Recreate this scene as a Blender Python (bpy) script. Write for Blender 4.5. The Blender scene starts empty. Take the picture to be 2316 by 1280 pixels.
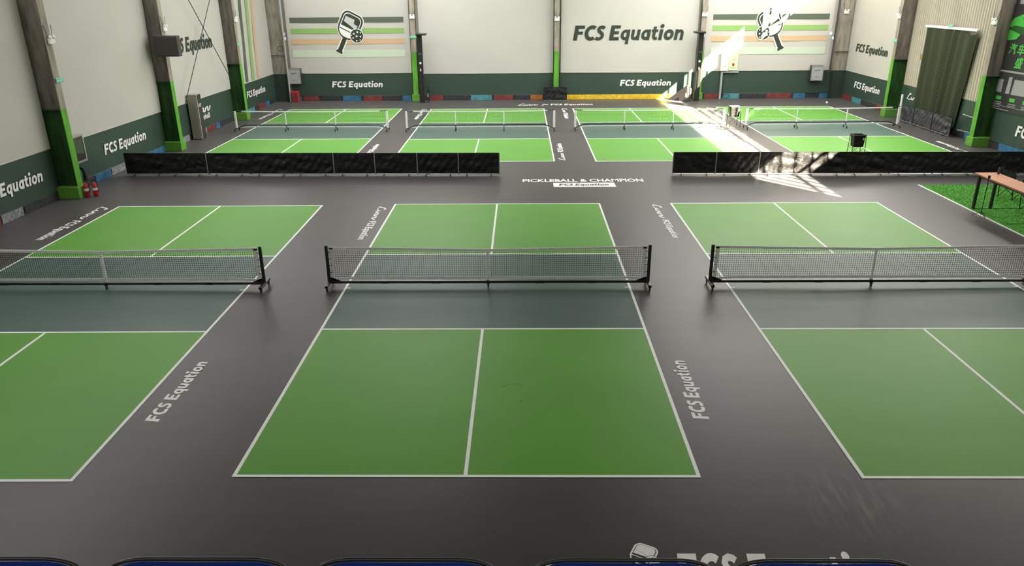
import bpy, math, random
from mathutils import Vector, Matrix
random.seed(7)
PI = math.pi
S = bpy.context.scene
COL = S.collection

# ------------------------------------------------------------------ camera
cam_d = bpy.data.cameras.new('camera')
cam_d.sensor_width = 36.0
cam_d.lens = 1688.03 / 2316 * 36.0
cam_d.clip_end = 200
cam = bpy.data.objects.new('camera', cam_d)
COL.objects.link(cam)
_p, _y, _r = 0.3723, -0.0153, -0.0082
_fw = Vector((math.sin(_y) * math.cos(_p), math.cos(_y) * math.cos(_p), -math.sin(_p)))
_ri = Vector((math.cos(_y), -math.sin(_y), 0))
_up = _ri.cross(_fw)
_r2 = math.cos(_r) * _ri + math.sin(_r) * _up
_u2 = -math.sin(_r) * _ri + math.cos(_r) * _up
m = Matrix.Identity(4)
for i in range(3):
    m[i][0], m[i][1], m[i][2] = _r2[i], _u2[i], -_fw[i]
m[0][3], m[1][3], m[2][3] = 0.7516, -14.8017, 5.8703
cam.matrix_world = m
S.camera = cam

# ------------------------------------------------------------------ world, sun, daylight, exposure
W = bpy.data.worlds.new('world')
S.world = W
W.use_nodes = True
bg = W.node_tree.nodes['Background']
bg.inputs[0].default_value = (0.75, 0.86, 1.0, 1)
bg.inputs[1].default_value = 1.2

sun_d = bpy.data.lights.new('sun', 'SUN')
sun_d.energy = 130.0
sun_d.color = (1.0, 0.86, 0.66)
sun_d.angle = math.radians(0.35)
sun = bpy.data.objects.new('sun', sun_d)
COL.objects.link(sun)
sun.rotation_mode = 'QUATERNION'
sun.rotation_quaternion = Vector((-1.0, 1.3, -0.85)).to_track_quat('-Z', 'Y')


def area(name, loc, d, sx, sy, power, col):
    a = bpy.data.lights.new(name, 'AREA')
    a.shape = 'RECTANGLE'
    a.size, a.size_y = sx, sy
    a.energy = power
    a.color = col
    o = bpy.data.objects.new(name, a)
    COL.objects.link(o)
    o.location = loc
    o.rotation_mode = 'QUATERNION'
    q = Vector(d).to_track_quat('-Z', 'Y')
    o.rotation_quaternion = q
    return o


# daylight through the high window bands of the two long walls
def band(name, x, y0, y1, dx, power, col):
    a = bpy.data.lights.new(name, 'AREA')
    a.shape = 'RECTANGLE'
    a.size, a.size_y = y1 - y0, 1.6
    a.energy = power
    a.color = col
    o = bpy.data.objects.new(name, a)
    COL.objects.link(o)
    zax = Vector((-dx, 0, 0.35)).normalized()
    xax = Vector((0, 1, 0))
    yax = zax.cross(xax)
    mm = Matrix.Identity(4)
    for i in range(3):
        mm[i][0], mm[i][1], mm[i][2] = xax[i], yax[i], zax[i]
    mm[0][3], mm[1][3], mm[2][3] = x, (y0 + y1) / 2, 8.4
    o.matrix_world = mm
    return o


band('window_daylight', -13.45, -6, 29, 1, 1900, (1.0, 0.97, 0.93))
band('window_daylight', 19.05, -6, 12, -1, 800, (1.0, 0.96, 0.90))
band('window_daylight', 19.05, 12, 29, -1, 2500, (1.0, 0.96, 0.90))
area('added_ceiling_fill', (-4.5, 20, 10.0), (0, 0.0, -1), 7.0, 17, 2100, (1.0, 0.98, 0.95))  # added overhead fill light; the ceiling above has no opening
area('added_ceiling_fill', (10.5, 20, 10.0), (0, 0.0, -1), 7.0, 17, 2700, (1.0, 0.98, 0.95))  # second added overhead fill, stronger, on the right side

area('added_front_fill', (2.8, -16.9, 7.6), (0, 1, -0.12), 26, 2.6, 480, (1.0, 0.98, 0.95))  # added fill from behind to brighten the net tapes; front wall has no window

vs = S.view_settings
vs.view_transform = 'Standard'
vs.look = 'None'
vs.exposure = 0.0
vs.gamma = 1.0
vs.use_curve_mapping = False


# ------------------------------------------------------------------ materials
def srgb(r, g, b):
    f = lambda c: ((c / 255 + 0.055) / 1.055) ** 2.4 if c > 10 else c / 255 / 12.92
    return (f(r), f(g), f(b))


def mat(name, col, rough=0.6, spec=0.3, metal=0.0, noise=0.0, nscale=4.0, stretch=(1, 1, 1), bump=0.0, bscale=30.0,
        bstretch=(1, 1, 1), bdist=0.02, coords='Object', trans=0.0):
    M = bpy.data.materials.new(name)
    M.use_nodes = True
    nt = M.node_tree
    N, L = nt.nodes, nt.links
    b = N['Principled BSDF']
    b.inputs['Base Color'].default_value = (*col, 1)
    b.inputs['Roughness'].default_value = rough
    b.inputs['Specular IOR Level'].default_value = spec
    b.inputs['Metallic'].default_value = metal
    tc = None
    if noise or bump:
        tc = N.new('ShaderNodeTexCoord')
    if noise:
        mp = N.new('ShaderNodeMapping')
        mp.inputs['Scale'].default_value = stretch
        L.new(tc.outputs[coords], mp.inputs[0])
        nz = N.new('ShaderNodeTexNoise')
        nz.inputs['Scale'].default_value = nscale
        nz.inputs['Detail'].default_value = 5
        L.new(mp.outputs[0], nz.inputs[0])
        mr = N.new('ShaderNodeMapRange')
        mr.inputs[1].default_value = 0.25
        mr.inputs[2].default_value = 0.75
        mr.inputs[3].default_value = 1 - noise
        mr.inputs[4].default_value = 1 + noise
        L.new(nz.outputs[0], mr.inputs[0])
        mx = N.new('ShaderNodeMix')
        mx.data_type = 'RGBA'
        mx.blend_type = 'MULTIPLY'
        mx.inputs[0].default_value = 1
        mx.inputs[6].default_value = (*col, 1)
        L.new(mr.outputs[0], mx.inputs[7])
        L.new(mx.outputs[2], b.inputs['Base Color'])
    if bump:
        mp2 = N.new('ShaderNodeMapping')
        mp2.inputs['Scale'].default_value = bstretch
        L.new(tc.outputs[coords], mp2.inputs[0])
        n2 = N.new('ShaderNodeTexNoise')
        n2.inputs['Scale'].default_value = bscale
        n2.inputs['Detail'].default_value = 4
        n2.inputs['Distortion'].default_value = 0.6
        L.new(mp2.outputs[0], n2.inputs[0])
        bp = N.new('ShaderNodeBump')
        bp.inputs['Strength'].default_value = bump
        bp.inputs['Distance'].default_value = bdist
        L.new(n2.outputs[0], bp.inputs['Height'])
        L.new(bp.outputs[0], b.inputs['Normal'])
    return M


def emis(name, col, strength):
    M = mat(name, col, 0.5)
    b = M.node_tree.nodes['Principled BSDF']
    b.inputs['Emission Color'].default_value = (*col, 1)
    b.inputs['Emission Strength'].default_value = strength
    return M


def height_mat(name, low, high, zs, rough=0.6, dirt=0.35, spec=0.3):
    """paint up to a height, bare surface above, with streaky wear (real coat edge at z = zs)"""
    M = mat(name, low, rough, spec)
    nt = M.node_tree
    N, L = nt.nodes, nt.links
    b = N['Principled BSDF']
    g = N.new('ShaderNodeNewGeometry')
    sx = N.new('ShaderNodeSeparateXYZ')
    L.new(g.outputs['Position'], sx.inputs[0])
    gt = N.new('ShaderNodeMath')
    gt.operation = 'GREATER_THAN'
    gt.inputs[1].default_value = zs
    L.new(sx.outputs[2], gt.inputs[0])
    mp = N.new('ShaderNodeMapping')
    mp.inputs['Scale'].default_value = (3, 3, 0.6)
    L.new(g.outputs['Position'], mp.inputs[0])
    nz = N.new('ShaderNodeTexNoise')
    nz.inputs['Scale'].default_value = 2.2
    nz.inputs['Detail'].default_value = 6
    L.new(mp.outputs[0], nz.inputs[0])
    mr = N.new('ShaderNodeMapRange')
    mr.inputs[1].default_value, mr.inputs[2].default_value = 0.3, 0.7
    mr.inputs[3].default_value, mr.inputs[4].default_value = 1 - dirt, 1 + dirt * 0.4
    L.new(nz.outputs[0], mr.inputs[0])
    mx = N.new('ShaderNodeMix')
    mx.data_type = 'RGBA'
    mx.inputs[6].default_value = (*low, 1)
    mx.inputs[7].default_value = (*high, 1)
    L.new(gt.outputs[0], mx.inputs[0])
    m2 = N.new('ShaderNodeMix')
    m2.data_type = 'RGBA'
    m2.blend_type = 'MULTIPLY'
    m2.inputs[0].default_value = 1
    L.new(mx.outputs[2], m2.inputs[6])
    L.new(mr.outputs[0], m2.inputs[7])
    L.new(m2.outputs[2], b.inputs['Base Color'])
    return M


M_floor = mat('floor_grey', (0.036, 0.0315, 0.032), 0.38, 0.22, noise=0.12, nscale=1.6, stretch=(0.35, 1.4, 1), bump=0.08, bscale=60)
M_green = mat('court_green', (0.078, 0.268, 0.018), 0.44, 0.14, noise=0.06, nscale=0.7, stretch=(0.5, 1, 1), bump=0.06, bscale=60)
M_kitchen = mat('court_teal', (0.040, 0.086, 0.068), 0.42, 0.18, noise=0.12, nscale=1.2, stretch=(0.3, 1.5, 1), bump=0.06, bscale=60)
M_line = mat('line_white', (0.78, 0.78, 0.76), 0.5, 0.3, noise=0.05, nscale=3)
M_letter = mat('letter_white', (0.74, 0.72, 0.72), 0.5, 0.3, noise=0.06, nscale=5)
M_banner = mat('vinyl_white', (0.47, 0.45, 0.42), 0.45, 0.35, noise=0.03, nscale=0.5, bump=0.22, bscale=0.55, bstretch=(1, 1, 0.5), bdist=0.10)
M_dark = mat('print_dark_green', (0.030, 0.040, 0.030), 0.5, 0.3)
M_pstripe = mat('print_green', (0.23, 0.38, 0.12), 0.5, 0.3)
M_ostripe = mat('print_orange', (0.54, 0.36, 0.22), 0.5, 0.3)
M_dstripe = mat('print_dark_stripe', (0.085, 0.105, 0.075), 0.5, 0.3)
M_fade = mat('print_faded_green', (0.50, 0.56, 0.45), 0.5, 0.3)
M_pwhite = mat('print_white', (0.72, 0.71, 0.68), 0.5, 0.3)
M_grey = mat('print_grey', (0.45, 0.46, 0.43), 0.5, 0.3)
M_wains = mat('wainscot_green', (0.034, 0.060, 0.045), 0.4, 0.4, noise=0.1, nscale=0.6, bump=0.15, bscale=1.5, bdist=0.05)
M_wall = mat('wall_plaster', (0.34, 0.31, 0.27), 0.8, 0.2, noise=0.15, nscale=1.0)
M_ceil = mat('ceiling_sheet', (0.42, 0.42, 0.40), 0.8, 0.2)
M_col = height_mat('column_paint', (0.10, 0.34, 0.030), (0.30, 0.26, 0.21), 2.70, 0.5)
M_web_shade = height_mat('web_paint_shaded', (0.020, 0.068, 0.013), (0.165, 0.142, 0.118), 2.70, 0.6, 0.5)  # column colours darkened to put the shade of the recess into the paint
M_cweb = height_mat('corner_web_paint', (0.030, 0.050, 0.038), (0.30, 0.27, 0.225), 1.55, 0.6, 0.4)
M_plinth = mat('plinth_green', (0.10, 0.28, 0.03), 0.55, 0.3, noise=0.2, nscale=3)
M_black = mat('black_metal', (0.012, 0.012, 0.012), 0.35, 0.5)
M_rubber = mat('black_rubber', (0.015, 0.015, 0.015), 0.7, 0.3)
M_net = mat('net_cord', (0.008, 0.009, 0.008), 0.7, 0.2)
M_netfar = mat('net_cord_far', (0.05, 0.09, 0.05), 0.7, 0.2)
M_tape = mat('net_tape', (0.80, 0.80, 0.79), 0.6, 0.25, noise=0.12, nscale=14)
M_post = mat('white_sleeve', (0.78, 0.78, 0.76), 0.45, 0.35)
M_fabric = mat('black_fabric', (0.015, 0.015, 0.015), 0.5, 0.22, noise=0.15, nscale=6, bump=0.9, bscale=3.2, bstretch=(1, 1, 1.8), bdist=0.06)
M_gfabric = mat('charcoal_fabric', (0.036, 0.036, 0.042), 0.5, 0.45, noise=0.15, nscale=6, bump=0.8, bscale=3.5, bdist=0.06)
M_chrome = mat('steel_tube', (0.45, 0.46, 0.46), 0.35, 0.5, metal=0.6)
M_wood = mat('wood_top', (0.42, 0.16, 0.065), 0.4, 0.4, noise=0.3, nscale=5, stretch=(9, 0.7, 1))
M_red = mat('fire_red', (0.42, 0.018, 0.02), 0.35, 0.5)
M_dred = mat('painted_red', (0.16, 0.035, 0.032), 0.7, 0.2, noise=0.3, nscale=5)
M_blue = mat('painted_blue', (0.035, 0.13, 0.23), 0.7, 0.2, noise=0.3, nscale=5)
M_teal = mat('painted_teal', (0.06, 0.21, 0.24), 0.7, 0.2, noise=0.3, nscale=5)
M_dgrey = mat('painted_dark', (0.035, 0.035, 0.038), 0.7, 0.2, noise=0.4, nscale=6)
M_yellow = mat('painted_yellow', (0.62, 0.42, 0.03), 0.7, 0.2, noise=0.3, nscale=6)
M_orange = mat('painted_orange', (0.35, 0.12, 0.03), 0.7, 0.2, noise=0.4, nscale=6)
M_pgrey = mat('painted_grey', (0.20, 0.21, 0.22), 0.7, 0.2, noise=0.6, nscale=9)
M_white = mat('white_plastic', (0.72, 0.72, 0.70), 0.4, 0.4)
M_grmet = mat('grey_metal', (0.35, 0.36, 0.36), 0.45, 0.4)
M_ledge = mat('pale_panel_edge', (0.30, 0.29, 0.26), 0.45, 0.4)
M_ac = mat('beige_casing', (0.30, 0.28, 0.225), 0.45, 0.4, noise=0.06, nscale=2)
M_acd = mat('dark_brown_casing', (0.040, 0.034, 0.034), 0.4, 0.4)
M_glass = mat('dark_glass', (0.05, 0.045, 0.045), 0.12, 0.5)
M_box = mat('dark_housing', (0.050, 0.046, 0.044), 0.45, 0.4)
M_exit = emis('exit_green', (0.02, 0.40, 0.20), 0.35)
M_bluep = mat('blue_mesh', (0.006, 0.032, 0.20), 0.45, 0.3, bump=0.2, bscale=400)
M_turfb = mat('turf_backing', (0.06, 0.22, 0.03), 0.9, 0.1, noise=0.4, nscale=9)
M_blade = mat('turf_blade', (0.085, 0.30, 0.040), 0.7, 0.2)
M_sheet = mat('cladding_beige', (0.40, 0.355, 0.285), 0.5, 0.35, noise=0.12, nscale=1.5, stretch=(1, 1, 0.3))
M_poster = mat('poster_black', (0.035, 0.032, 0.034), 0.35, 0.4)
M_pgreen = mat('poster_green', (0.07, 0.42, 0.06), 0.4, 0.4)
M_pdgreen = mat('poster_dark_green', (0.02, 0.09, 0.02), 0.4, 0.4)
M_pphoto = mat('poster_photo_grey', (0.30, 0.29, 0.29), 0.4, 0.4)
M_pale = mat('poster_pale', (0.55, 0.60, 0.42), 0.5, 0.3)
M_scuff = mat('scuff_dark', (0.025, 0.075, 0.014), 0.5, 0.3)
M_ball = mat('ball_yellow', (0.65, 0.75, 0.08), 0.45, 0.4)
M_rust = mat('rust_stain', (0.30, 0.20, 0.08), 0.7, 0.2)

for _M in (M_floor, M_green, M_kitchen):   # added sheen stands in for the pale reflected haze at low viewing angles
    _b = _M.node_tree.nodes['Principled BSDF']
    _b.inputs['Sheen Weight'].default_value = 0.16
    _b.inputs['Sheen Roughness'].default_value = 0.35

# pale rubbed scuffs on the near floor
_nt = M_floor.node_tree
_b = _nt.nodes['Principled BSDF']
_src = _b.inputs['Base Color'].links[0].from_socket
_g = _nt.nodes.new('ShaderNodeNewGeometry')
_d = _nt.nodes.new('ShaderNodeVectorMath'); _d.operation = 'DISTANCE'
_d.inputs[1].default_value = (4.75, -7.15, 0)
_nt.links.new(_g.outputs['Position'], _d.inputs[0])
_mr = _nt.nodes.new('ShaderNodeMapRange')
_mr.inputs[1].default_value, _mr.inputs[2].default_value = 0.1, 0.8
_mr.inputs[3].default_value, _mr.inputs[4].default_value = 1.0, 0.0
_nt.links.new(_d.outputs['Value'], _mr.inputs[0])
_mp = _nt.nodes.new('ShaderNodeMapping'); _mp.inputs['Scale'].default_value = (7.0, 1.2, 1); _mp.inputs['Rotation'].default_value = (0, 0, 0.35)
_nt.links.new(_g.outputs['Position'], _mp.inputs[0])
_n = _nt.nodes.new('ShaderNodeTexNoise'); _n.inputs['Scale'].default_value = 1.6; _n.inputs['Detail'].default_value = 6
_nt.links.new(_mp.outputs[0], _n.inputs[0])
_m2 = _nt.nodes.new('ShaderNodeMapRange'); _m2.inputs[1].default_value, _m2.inputs[2].default_value = 0.45, 0.75
_m2.inputs[4].default_value = 0.7
_nt.links.new(_n.outputs[0], _m2.inputs[0])
_mu = _nt.nodes.new('ShaderNodeMath'); _mu.operation = 'MULTIPLY'
_nt.links.new(_mr.outputs[0], _mu.inputs[0]); _nt.links.new(_m2.outputs[0], _mu.inputs[1])
_mx = _nt.nodes.new('ShaderNodeMix'); _mx.data_type = 'RGBA'
_mx.inputs[7].default_value = (0.11, 0.105, 0.10, 1)
_nt.links.new(_mu.outputs[0], _mx.inputs[0]); _nt.links.new(_src, _mx.inputs[6])
_nt.links.new(_mx.outputs[2], _b.inputs['Base Color'])

# curtain of knotted netting: cords over a dark sheet
M_curt = mat('green_netting', (0.05, 0.07, 0.035), 0.7, 0.2)
_nt = M_curt.node_tree
_tc = _nt.nodes.new('ShaderNodeTexCoord')
_mp = _nt.nodes.new('ShaderNodeMapping')
_mp.inputs['Rotation'].default_value = (math.radians(45), 0, 0)
_mp.inputs['Scale'].default_value = (0.0, 11, 11)
_nt.links.new(_tc.outputs['Object'], _mp.inputs[0])
_sp = _nt.nodes.new('ShaderNodeSeparateXYZ')
_nt.links.new(_mp.outputs[0], _sp.inputs[0])
_ms = []
for _k in (1, 2):
    _f = _nt.nodes.new('ShaderNodeMath'); _f.operation = 'FRACT'
    _nt.links.new(_sp.outputs[_k], _f.inputs[0])
    _l = _nt.nodes.new('ShaderNodeMath'); _l.operation = 'LESS_THAN'; _l.inputs[1].default_value = 0.2
    _nt.links.new(_f.outputs[0], _l.inputs[0])
    _ms.append(_l)
_mx = _nt.nodes.new('ShaderNodeMath'); _mx.operation = 'MAXIMUM'
_nt.links.new(_ms[0].outputs[0], _mx.inputs[0]); _nt.links.new(_ms[1].outputs[0], _mx.inputs[1])
_mc = _nt.nodes.new('ShaderNodeMix'); _mc.data_type = 'RGBA'
_mc.inputs[6].default_value = (0.024, 0.030, 0.015, 1); _mc.inputs[7].default_value = (0.050, 0.060, 0.030, 1)
_nt.links.new(_mx.outputs[0], _mc.inputs[0])
_nt.links.new(_mc.outputs[2], _nt.nodes['Principled BSDF'].inputs['Base Color'])


# ------------------------------------------------------------------ mesh builder
class MB:
    def __init__(s):
        s.v, s.f = [], []

    def add(s, vs_, fs):
        n = len(s.v)
        s.v += [tuple(v) for v in vs_]
        s.f += [tuple(i + n for i in f) for f in fs]
        return s

    def box(s, a, b):
        x0, y0, z0 = a
        x1, y1, z1 = b
        return s.add([(x0, y0, z0), (x1, y0, z0), (x1, y1, z0), (x0, y1, z0), (x0, y0, z1), (x1, y0, z1), (x1, y1, z1), (x0, y1, z1)],
                     [(0, 3, 2, 1), (4, 5, 6, 7), (0, 1, 5, 4), (1, 2, 6, 5), (2, 3, 7, 6), (3, 0, 4, 7)])

    def bbox(s, a, b, c=0.01):
        """box with all vertical and top edges chamfered"""
        x0, y0, z0 = a
        x1, y1, z1 = b
        def ring(i, z):
            return [(x0 + i + c, y0 + i, z), (x1 - i - c, y0 + i, z), (x1 - i, y0 + i + c, z), (x1 - i, y1 - i - c, z),
                    (x1 - i - c, y1 - i, z), (x0 + i + c, y1 - i, z), (x0 + i, y1 - i - c, z), (x0 + i, y0 + i + c, z)]
        return s.loft([ring(c, z0), ring(0, z0 + c), ring(0, z1 - c), ring(c, z1)])

    def loft(s, rings, cap=True):
        n = len(rings[0])
        vs_ = [p for r in rings for p in r]
        fs = []
        for k in range(len(rings) - 1):
            for i in range(n):
                j = (i + 1) % n
                fs.append((k * n + i, k * n + j, (k + 1) * n + j, (k + 1) * n + i))
        if cap:
            fs.append(tuple(range(n - 1, -1, -1)))
            fs.append(tuple((len(rings) - 1) * n + i for i in range(n)))
        return s.add(vs_, fs)

    def tube(s, pts, r, n=8, cap=True):
        pts = [Vector(p) for p in pts]
        rings = []
        prev = None
        for i, p in enumerate(pts):
            if i == 0:
                t = pts[1] - pts[0]
            elif i == len(pts) - 1:
                t = pts[-1] - pts[-2]
            else:
                t = (pts[i + 1] - p).normalized() + (p - pts[i - 1]).normalized()
            t.normalize()
            if prev is None:
                a = Vector((0, 0, 1)) if abs(t.z) < 0.9 else Vector((1, 0, 0))
            else:
                a = prev
            u = (a - t * a.dot(t)).normalized()
            prev = u
            w = t.cross(u)
            rr = r[i] if isinstance(r, (list, tuple)) else r
            rings.append([tuple(p + (u * math.cos(2 * PI * k / n) + w * math.sin(2 * PI * k / n)) * rr) for k in range(n)])
        return s.loft(rings, cap)

    def lathe(s, prof, c=(0, 0, 0), n=16, axis='z'):
        rings = []
        for r, h in prof:
            ring = []
            for k in range(n):
                a = 2 * PI * k / n
                x, y = r * math.cos(a), r * math.sin(a)
                if axis == 'z':
                    q = (c[0] + x, c[1] + y, c[2] + h)
                elif axis == 'x':
                    q = (c[0] + h, c[1] + x, c[2] + y)
                else:
                    q = (c[0] + y, c[1] + h, c[2] + x)
                ring.append(q)
            rings.append(ring)
        return s.loft(rings)

    def grid(s, fn, nu, nv):
        vs_ = [fn(i / nu, j / nv) for j in range(nv + 1) for i in range(nu + 1)]
        fs = [(j * (nu + 1) + i, j * (nu + 1) + i + 1, (j + 1) * (nu + 1) + i + 1, (j + 1) * (nu + 1) + i)
              for j in range(nv) for i in range(nu)]
        return s.add(vs_, fs)

    def build(s, name, material, parent=None, loc=(0, 0, 0), smooth=False, rot=None):
        me = bpy.data.meshes.new(name)
        me.from_pydata(s.v, [], s.f)
        me.update()
        if smooth:
            me.polygons.foreach_set('use_smooth', [True] * len(me.polygons))
        me.materials.append(material)
        o = bpy.data.objects.new(name, me)
        COL.objects.link(o)
        o.location = loc
        if rot:
            o.rotation_euler = rot
        if parent:
            o.parent = parent
        return o


def tag(o, label, cat, group=None):
    o['label'] = label
    o['category'] = cat
    if group:
        o['group'] = group
    return o


def thing(name, label, cat, loc=(0, 0, 0), rz=0.0, group=None):
    o = bpy.data.objects.new(name, None)
    o.empty_display_size = 0.2
    COL.objects.link(o)
    o.location = loc
    o.rotation_euler = (0, 0, rz)
    return tag(o, label, cat, group)


def structure(o):
    o['kind'] = 'structure'
    return o


# ------------------------------------------------------------------ lettering
def arc(cx, cy, rx, ry, a0, a1, n=10):
    return [(cx + rx * math.cos(math.radians(a0 + (a1 - a0) * k / n)), cy + ry * math.sin(math.radians(a0 + (a1 - a0) * k / n))) for k in range(n + 1)]


ST = 0.235
GL = {  # glyph: (advance, [(points, thickness)])
    'F': (0.66, [([(0.14, 0), (0.14, 1.0)], 0.26), ([(0.14, 0.895), (0.66, 0.895)], 0.21), ([(0.14, 0.50), (0.58, 0.50)], 0.20)]),
    'C': (0.70, [(arc(0.47, 0.5, 0.33, 0.40, 52, 308, 16), ST)]),
    'S': (0.64, [([(0.56, 0.80), (0.47, 0.87), (0.34, 0.90), (0.22, 0.85), (0.175, 0.74), (0.22, 0.62), (0.34, 0.53), (0.45, 0.44), (0.49, 0.31), (0.44, 0.18), (0.32, 0.10), (0.18, 0.105), (0.05, 0.17)], 0.215)]),
    'E': (0.66, [([(0.14, 0), (0.14, 1.0)], 0.26), ([(0.14, 0.895), (0.64, 0.895)], 0.21), ([(0.14, 0.505), (0.58, 0.505)], 0.20), ([(0.14, 0.105), (0.65, 0.105)], 0.21)]),
    'q': (0.64, [(arc(0.34, 0.36, 0.205, 0.255, 0, 360, 16), 0.20), ([(0.52, -0.26), (0.52, 0.71)], 0.21)]),
    'u': (0.66, [([(0.16, 0.71), (0.16, 0.26), (0.20, 0.14), (0.30, 0.095), (0.42, 0.15), (0.52, 0.28)], 0.20), ([(0.53, 0.0), (0.53, 0.71)], 0.21)]),
    'a': (0.64, [(arc(0.34, 0.36, 0.205, 0.255, 0, 360, 16), 0.20), ([(0.52, 0.0), (0.52, 0.71)], 0.21)]),
    't': (0.46, [([(0.20, 0.90), (0.20, 0.24), (0.25, 0.13), (0.34, 0.10), (0.44, 0.13)], 0.20), ([(0.02, 0.62), (0.44, 0.62)], 0.17)]),
    'i': (0.32, [([(0.16, 0), (0.16, 0.71)], 0.22), ([(0.16, 0.80), (0.16, 1.06)], 0.24)]),
    'o': (0.66, [(arc(0.34, 0.355, 0.22, 0.26, 0, 360, 18), 0.205)]),
    'n': (0.66, [([(0.14, 0), (0.14, 0.71)], 0.21), ([(0.16, 0.45), (0.26, 0.57), (0.38, 0.61), (0.48, 0.56), (0.52, 0.44), (0.52, 0.0)], 0.205)]),
    ' ': (0.26, []),
}
SCRIPT = [  # flowing pen strokes of the script word in front of the lettering
    ([(0.40, 0.74), (0.50, 0.90), (0.44, 1.0), (0.33, 0.92), (0.25, 0.62), (0.18, 0.28), (0.08, 0.07), (0.20, 0.09), (0.40, 0.01), (0.60, 0.12)], 0.10),
    ([(0.60, 0.12), (0.72, 0.5), (0.68, 0.12), (0.76, 0.04), (0.9, 0.22)], 0.115),
    ([(0.9, 0.02), (0.98, 0.5), (1.0, 0.3), (1.14, 0.52), (1.2, 0.42), (1.14, 0.1), (1.22, 0.03), (1.34, 0.2)], 0.115),
    ([(1.34, 0.02), (1.42, 0.5), (1.46, 0.3), (1.60, 0.52), (1.66, 0.42), (1.60, 0.1), (1.70, 0.03), (1.86, 0.3), (1.9, 0.5)], 0.115),
]


def ribbon(mb, pts, t, fn):
    h = t / 2
    n = len(pts)
    closed = abs(pts[0][0] - pts[-1][0]) < 1e-6 and abs(pts[0][1] - pts[-1][1]) < 1e-6
    L_, R_ = [], []
    for i in range(n):
        if closed:
            a, b = pts[i - 1 if i > 0 else n - 2], pts[i + 1 if i < n - 1 else 1]
        else:
            a, b = pts[max(i - 1, 0)], pts[min(i + 1, n - 1)]
        dx, dy = b[0] - a[0], b[1] - a[1]
        l = math.hypot(dx, dy) or 1
        nx, ny = -dy / l, dx / l
        L_.append((pts[i][0] + nx * h, pts[i][1] + ny * h))
        R_.append((pts[i][0] - nx * h, pts[i][1] - ny * h))
    vs_ = [fn(*p) for p in L_] + [fn(*p) for p in R_]
    mb.add(vs_, [(i, n + i, n + i + 1, i + 1) for i in range(n - 1)])


def layout(text):
    x, out = 0.0, []
    for ch in text:
        adv, strokes = GL[ch]
        if ch == 'i':
            strokes = [strokes[0]]
            out.append(('dot', x + 0.16, 0.93, 0.135))
        for pts, t in strokes:
            out.append(([(px + x, py) for px, py in pts], t))
        x += adv + 0.035
    return out, x - 0.035


def lettering(text, o, u, v, width, cap, material, parent, name='lettering', slant=0.16, off=0.0, base=(0, 0, 0)):
    """flat lettering: o origin (start of baseline), u reading direction, v up direction"""
    o, u, v = Vector(o) - Vector(base), Vector(u).normalized(), Vector(v).normalized()
    nrm = u.cross(v)
    strokes, w = layout(text) if text != 'script' else (SCRIPT, 1.9)
    sx = width / w
    mb = MB()
    fn = lambda x, y: o + u * ((x * sx + y * slant * cap)) + v * (y * cap) + nrm * off
    for k_, s_ in enumerate(strokes):
        fn = lambda x, y, e=off + .00018 * k_: o + u * ((x * sx + y * slant * cap)) + v * (y * cap) + nrm * e
        if s_[0] == 'dot':
            _, cx, cy, r = s_
            ring = [fn(cx + r * math.cos(2 * PI * k / 14), cy + r * math.sin(2 * PI * k / 14)) for k in range(14)]
            mb.add(ring, [tuple(range(14))])
        else:
            ribbon(mb, s_[0], s_[1], fn)
    return mb.build(name, material, parent)


def poly(pts, o, u, v, off, material, parent, name, base=(0, 0, 0)):
    o, u, v = Vector(o) - Vector(base), Vector(u).normalized(), Vector(v).normalized()
    nrm = u.cross(v)
    return MB().add([o + u * x + v * y + nrm * off for x, y in pts], [tuple(range(len(pts)))]).build(name, material, parent)


def font_text(body, o, u, v, cap, width, material, parent, name='lettering', off=0.0, base=(0, 0, 0), bold=0.02, shear=0.0):
    cu = bpy.data.curves.new(name, 'FONT')
    cu.body = body
    cu.size = 1.0
    cu.offset = bold
    cu.shear = shear
    cu.resolution_u = 3
    to = bpy.data.objects.new(name, cu)
    COL.objects.link(to)
    dg = bpy.context.evaluated_depsgraph_get()
    me = bpy.data.meshes.new_from_object(to.evaluated_get(dg))
    bpy.data.objects.remove(to)
    bpy.data.curves.remove(cu)
    xs = [q.co.x for q in me.vertices]
    ys = [q.co.y for q in me.vertices]
    if not xs:
        return None
    x0, x1, y0, y1 = min(xs), max(xs), min(ys), max(ys)
    o, u, v = Vector(o) - Vector(base), Vector(u).normalized(), Vector(v).normalized()
    nrm = u.cross(v)
    for q in me.vertices:
        a = (q.co.x - x0) / (x1 - x0) * width
        b_ = (q.co.y - y0) / (y1 - y0) * cap
        q.co = o + u * a + v * b_ + nrm * off
    me.materials.clear()
    me.materials.append(material)
    ob = bpy.data.objects.new(name, me)
    COL.objects.link(ob)
    if parent:
        ob.parent = parent
    return ob


X, Y, Z = Vector((1, 0, 0)), Vector((0, 1, 0)), Vector((0, 0, 1))
XL, XR, YB, YF, ZC = -13.62, 19.22, 29.6, -17.0, 10.2

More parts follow.
